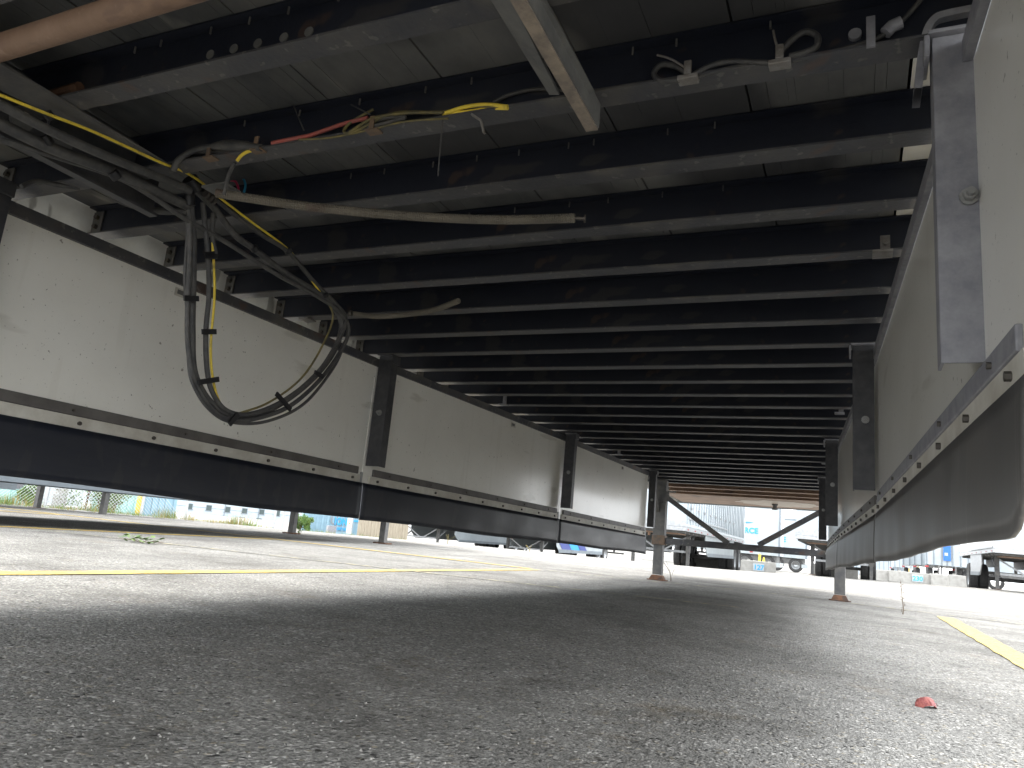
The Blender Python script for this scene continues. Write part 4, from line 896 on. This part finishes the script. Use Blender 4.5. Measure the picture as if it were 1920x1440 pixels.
# ------------------------------------------------------------------ plants
def blades(mb, P, n_, h, spread, w_=.008, lean=.35):
    for i in range(n_):
        a = random.uniform(0, 2*PI); r = spread*math.sqrt(random.random()); q = Vector((P.x+r*math.cos(a), P.y+r*math.sin(a), P.z-.01)); hh = h*random.uniform(.4, 1.1)
        l = Vector((random.uniform(-1, 1), random.uniform(-1, 1), 0))*lean*hh; s_ = Vector((random.uniform(-1, 1), random.uniform(-1, 1), 0)).normalized()*w_
        m_ = q+l*.35+Vector((0, 0, hh*.55)); e_ = q+l+Vector((0, 0, hh)); mb.add([q-s_, q+s_, m_+s_*.7, m_-s_*.7, e_], [(0, 1, 2, 3), (3, 2, 4)])
def leaves(mb, c, R_, n_, s, squash=(1, 1, 1)):
    for i in range(n_):
        v = Vector((random.gauss(0, 1), random.gauss(0, 1), random.gauss(0, 1))).normalized()*random.random()**.4
        p_ = Vector((c[0]+v.x*R_*squash[0], c[1]+v.y*R_*squash[1], c[2]+v.z*R_*squash[2])); u = Vector((random.gauss(0, 1), random.gauss(0, 1), random.gauss(0, 1))).normalized(); t = u.orthogonal().normalized(); k = s*random.uniform(.6, 1.3)
        mb.add([p_-u*k, p_+t*k*.5, p_+u*k, p_-t*k*.5], [(0, 1, 2, 3)])
gd, gg = MB(), MB()
for i in range(420):
    px = random.uniform(-20, 700); q = on_fence(px) if px < 690 else gp(far_at(px, 30.5)); q = q-FN*random.uniform(-.2, .35)
    dens = .5+.5*math.sin(px*.045)+.3*math.sin(px*.13)
    if px > 540: dens = .5
    h = .18+.42*max(0, dens)*random.random()
    if px > 480: h *= .5
    blades(gd if random.random() < .62 else gg, gp(q), 12, h, .25, .007)
for i in range(60):
    q = gp(far_at(random.uniform(560, 775), random.uniform(30.2, 32))); blades(gg if random.random() < .6 else gd, q, 12, .28, .25, .008)
tag(link('dry_grass', gd, M['dry']), 'dry straw coloured grass along the fence foot', 'grass', kind='stuff'); tag(link('green_weeds', gg, M['leafgreen']), 'green weeds growing along the fence foot', 'weeds', kind='stuff')
for px, R_, h, lb in ((150, 1.0, 1.0, 'green bush behind the fence, left of the thick far leg'), (178, .9, .95, 'leafy green bush just left of the thick far leg'), (204, .8, .85, 'yellow-green bush just right of the thick far leg'), (565, .5, .55, 'climbing plant at the left end of the blue container'), (579, .35, .6, 'thin climbing plant on the blue container ribs'), (40, .5, .5, 'low shrub beside the narrow teal container')):
    q = gp(on_fence(px) if px < 500 else far_at(px, 42))+FN*.9; t = thing('bush', lb, 'bush', q, 0, 'bushes behind the boundary fence')
    b = MB(); 
    for k in range(4): b.tube([(0, 0, 0), (random.uniform(-.3, .3)*R_, random.uniform(-.3, .3)*R_, h*1.2)], .02, 5)
    link('stems', b, M['brown_stem'], t); b = MB()
    for k in range(7):
        leaves(b, (random.uniform(-.55, .55)*R_, random.uniform(-.4, .4)*R_, h*random.uniform(.4, 1.5)), .45*R_, 170, .045)
    tag(link('foliage', b, M['leafgreen'], t), kind='stuff')
# weed on the asphalt
q = ground_at(266, 1018); t = thing('low_weed', 'small green weed growing from the sunlit asphalt', 'weed', q); b = MB()
for k in range(44):
    a = random.uniform(0, 2*PI); r = random.uniform(.02, .24); c = Vector((r*math.cos(a)*1.1, r*math.sin(a)*.5, random.uniform(.01, .055))); u = Vector((math.cos(a), math.sin(a), random.uniform(-.2, .5))).normalized()*random.uniform(.018, .034); s_ = u.cross(Vector((0, 0, 1))).normalized()*.018+Vector((0, 0, random.uniform(-.01, .01)))
    b.add([c-u, c+s_, c+u, c-s_], [(0, 1, 2, 3)])
tag(link('leaves', b, M['leafgreen'], t), kind='stuff')
b = MB()
for k in range(7):
    a = k*.9; b.tube([(0, 0, .0), (.10*math.cos(a), .06*math.sin(a), .02), (.22*math.cos(a), .11*math.sin(a), .02)], .0015, 4)
link('stems', b, M['brown_stem'], t)
# dried stem standing at the right
q = ground_at(1693, 1152); t = thing('dried_stem', 'thin dried weed stem with small seed heads beside the stall line', 'weed', q); b = MB()
pts = [(0, 0, 0), (.003, 0, .05), (-.004, .0, .12), (-.010, 0, .20), (-.016, 0, .27)]; sp = spline(pts, 5); b.tube(sp, .003, 5, rf=lambda t: .004-.003*t); link('stem', b, M['brown_stem'], t)
for k in range(16):
    p_ = sp[2+int(k*1.1)]; b = MB(); s_ = random.choice((-1, 1)); e_ = p_+Vector((s_*random.uniform(.004, .014), 0, random.uniform(-.004, .008))); b.tube([p_, e_], .001, 4); b.tube([e_, e_+Vector((0, 0, .006))], .003, 5); link('seed_head', b, M['brown_stem'], t)
for (bx, by, h, sp_, lb) in ((1258, 1090, .30, 5, 'few long dry grass blades beside our left landing foot'), (838, 1040, .22, 3, 'lone dry grass stalk in the aisle, below the white skirt'), (992, 1057, .16, 5, 'dry twiggy weed in the aisle, right of the lone stalk')):
    q = ground_at(bx, by) if bx == 1258 else gp(far_at(bx, 17)); t = thing('dry_grass_tuft', lb, 'grass', q)
    for k in range(sp_):
        a = random.uniform(-.9, .9); b = MB(); b.tube(spline([(0, 0, 0), (h*.35*math.sin(a)*.5, 0, h*.4), (h*math.sin(a)*.9, .02, h*(1.0-.2*abs(a)))], 5), .0016 if bx == 1258 else .004, 4); link('blade', b, M['dry'] if bx != 1258 else M['brown_stem'], t)
for px, py in ((552, 1002), (590, 998), (1130/5.333+340, 998)):
    pass
q = gp(far_at(553, 13.6)); t = thing('low_weed', 'small green weed behind the nearest neighbour landing foot', 'weed', q); b = MB(); leaves(b, (0, 0, .08), .14, 60, .03); link('leaves', b, M['leafgreen'], t)
# red leaf in the foreground
q = ground_at(1738, 1326); t = thing('red_leaf', 'curled dull red leaf lying on the asphalt near the camera', 'leaf', q+Vector((0, 0, .001)), .5)
vs = []; n1, n2 = 9, 7
for i in range(n1):
    for j in range(n2):
        u = i/(n1-1)*2-1; v = j/(n2-1)*2-1
        wv = (1-abs(u)**2.4)*(.019+.003*math.cos(u*9)); x = u*.032; y = v*wv*1.15
        z = .019*(1-u*u)*(1)+.010*abs(v)*v*.6+.006*math.cos(v*3)+.002*math.sin(u*12)
        if u > .55: z -= (u-.55)*.02; x -= (u-.55)*.012
        vs.append((x, y, z))
fs = [(i*n2+j, (i+1)*n2+j, (i+1)*n2+j+1, i*n2+j+1) for i in range(n1-1) for j in range(n2-1)]
link('blade', MB().add(vs, fs), M['leafred'], t, smooth=True)
b = MB(); b.tube([(.018, 0, .008), (.026, .002, .010), (.032, .004, .004)], .0009, 5); link('stalk', b, M['leafred'], t)
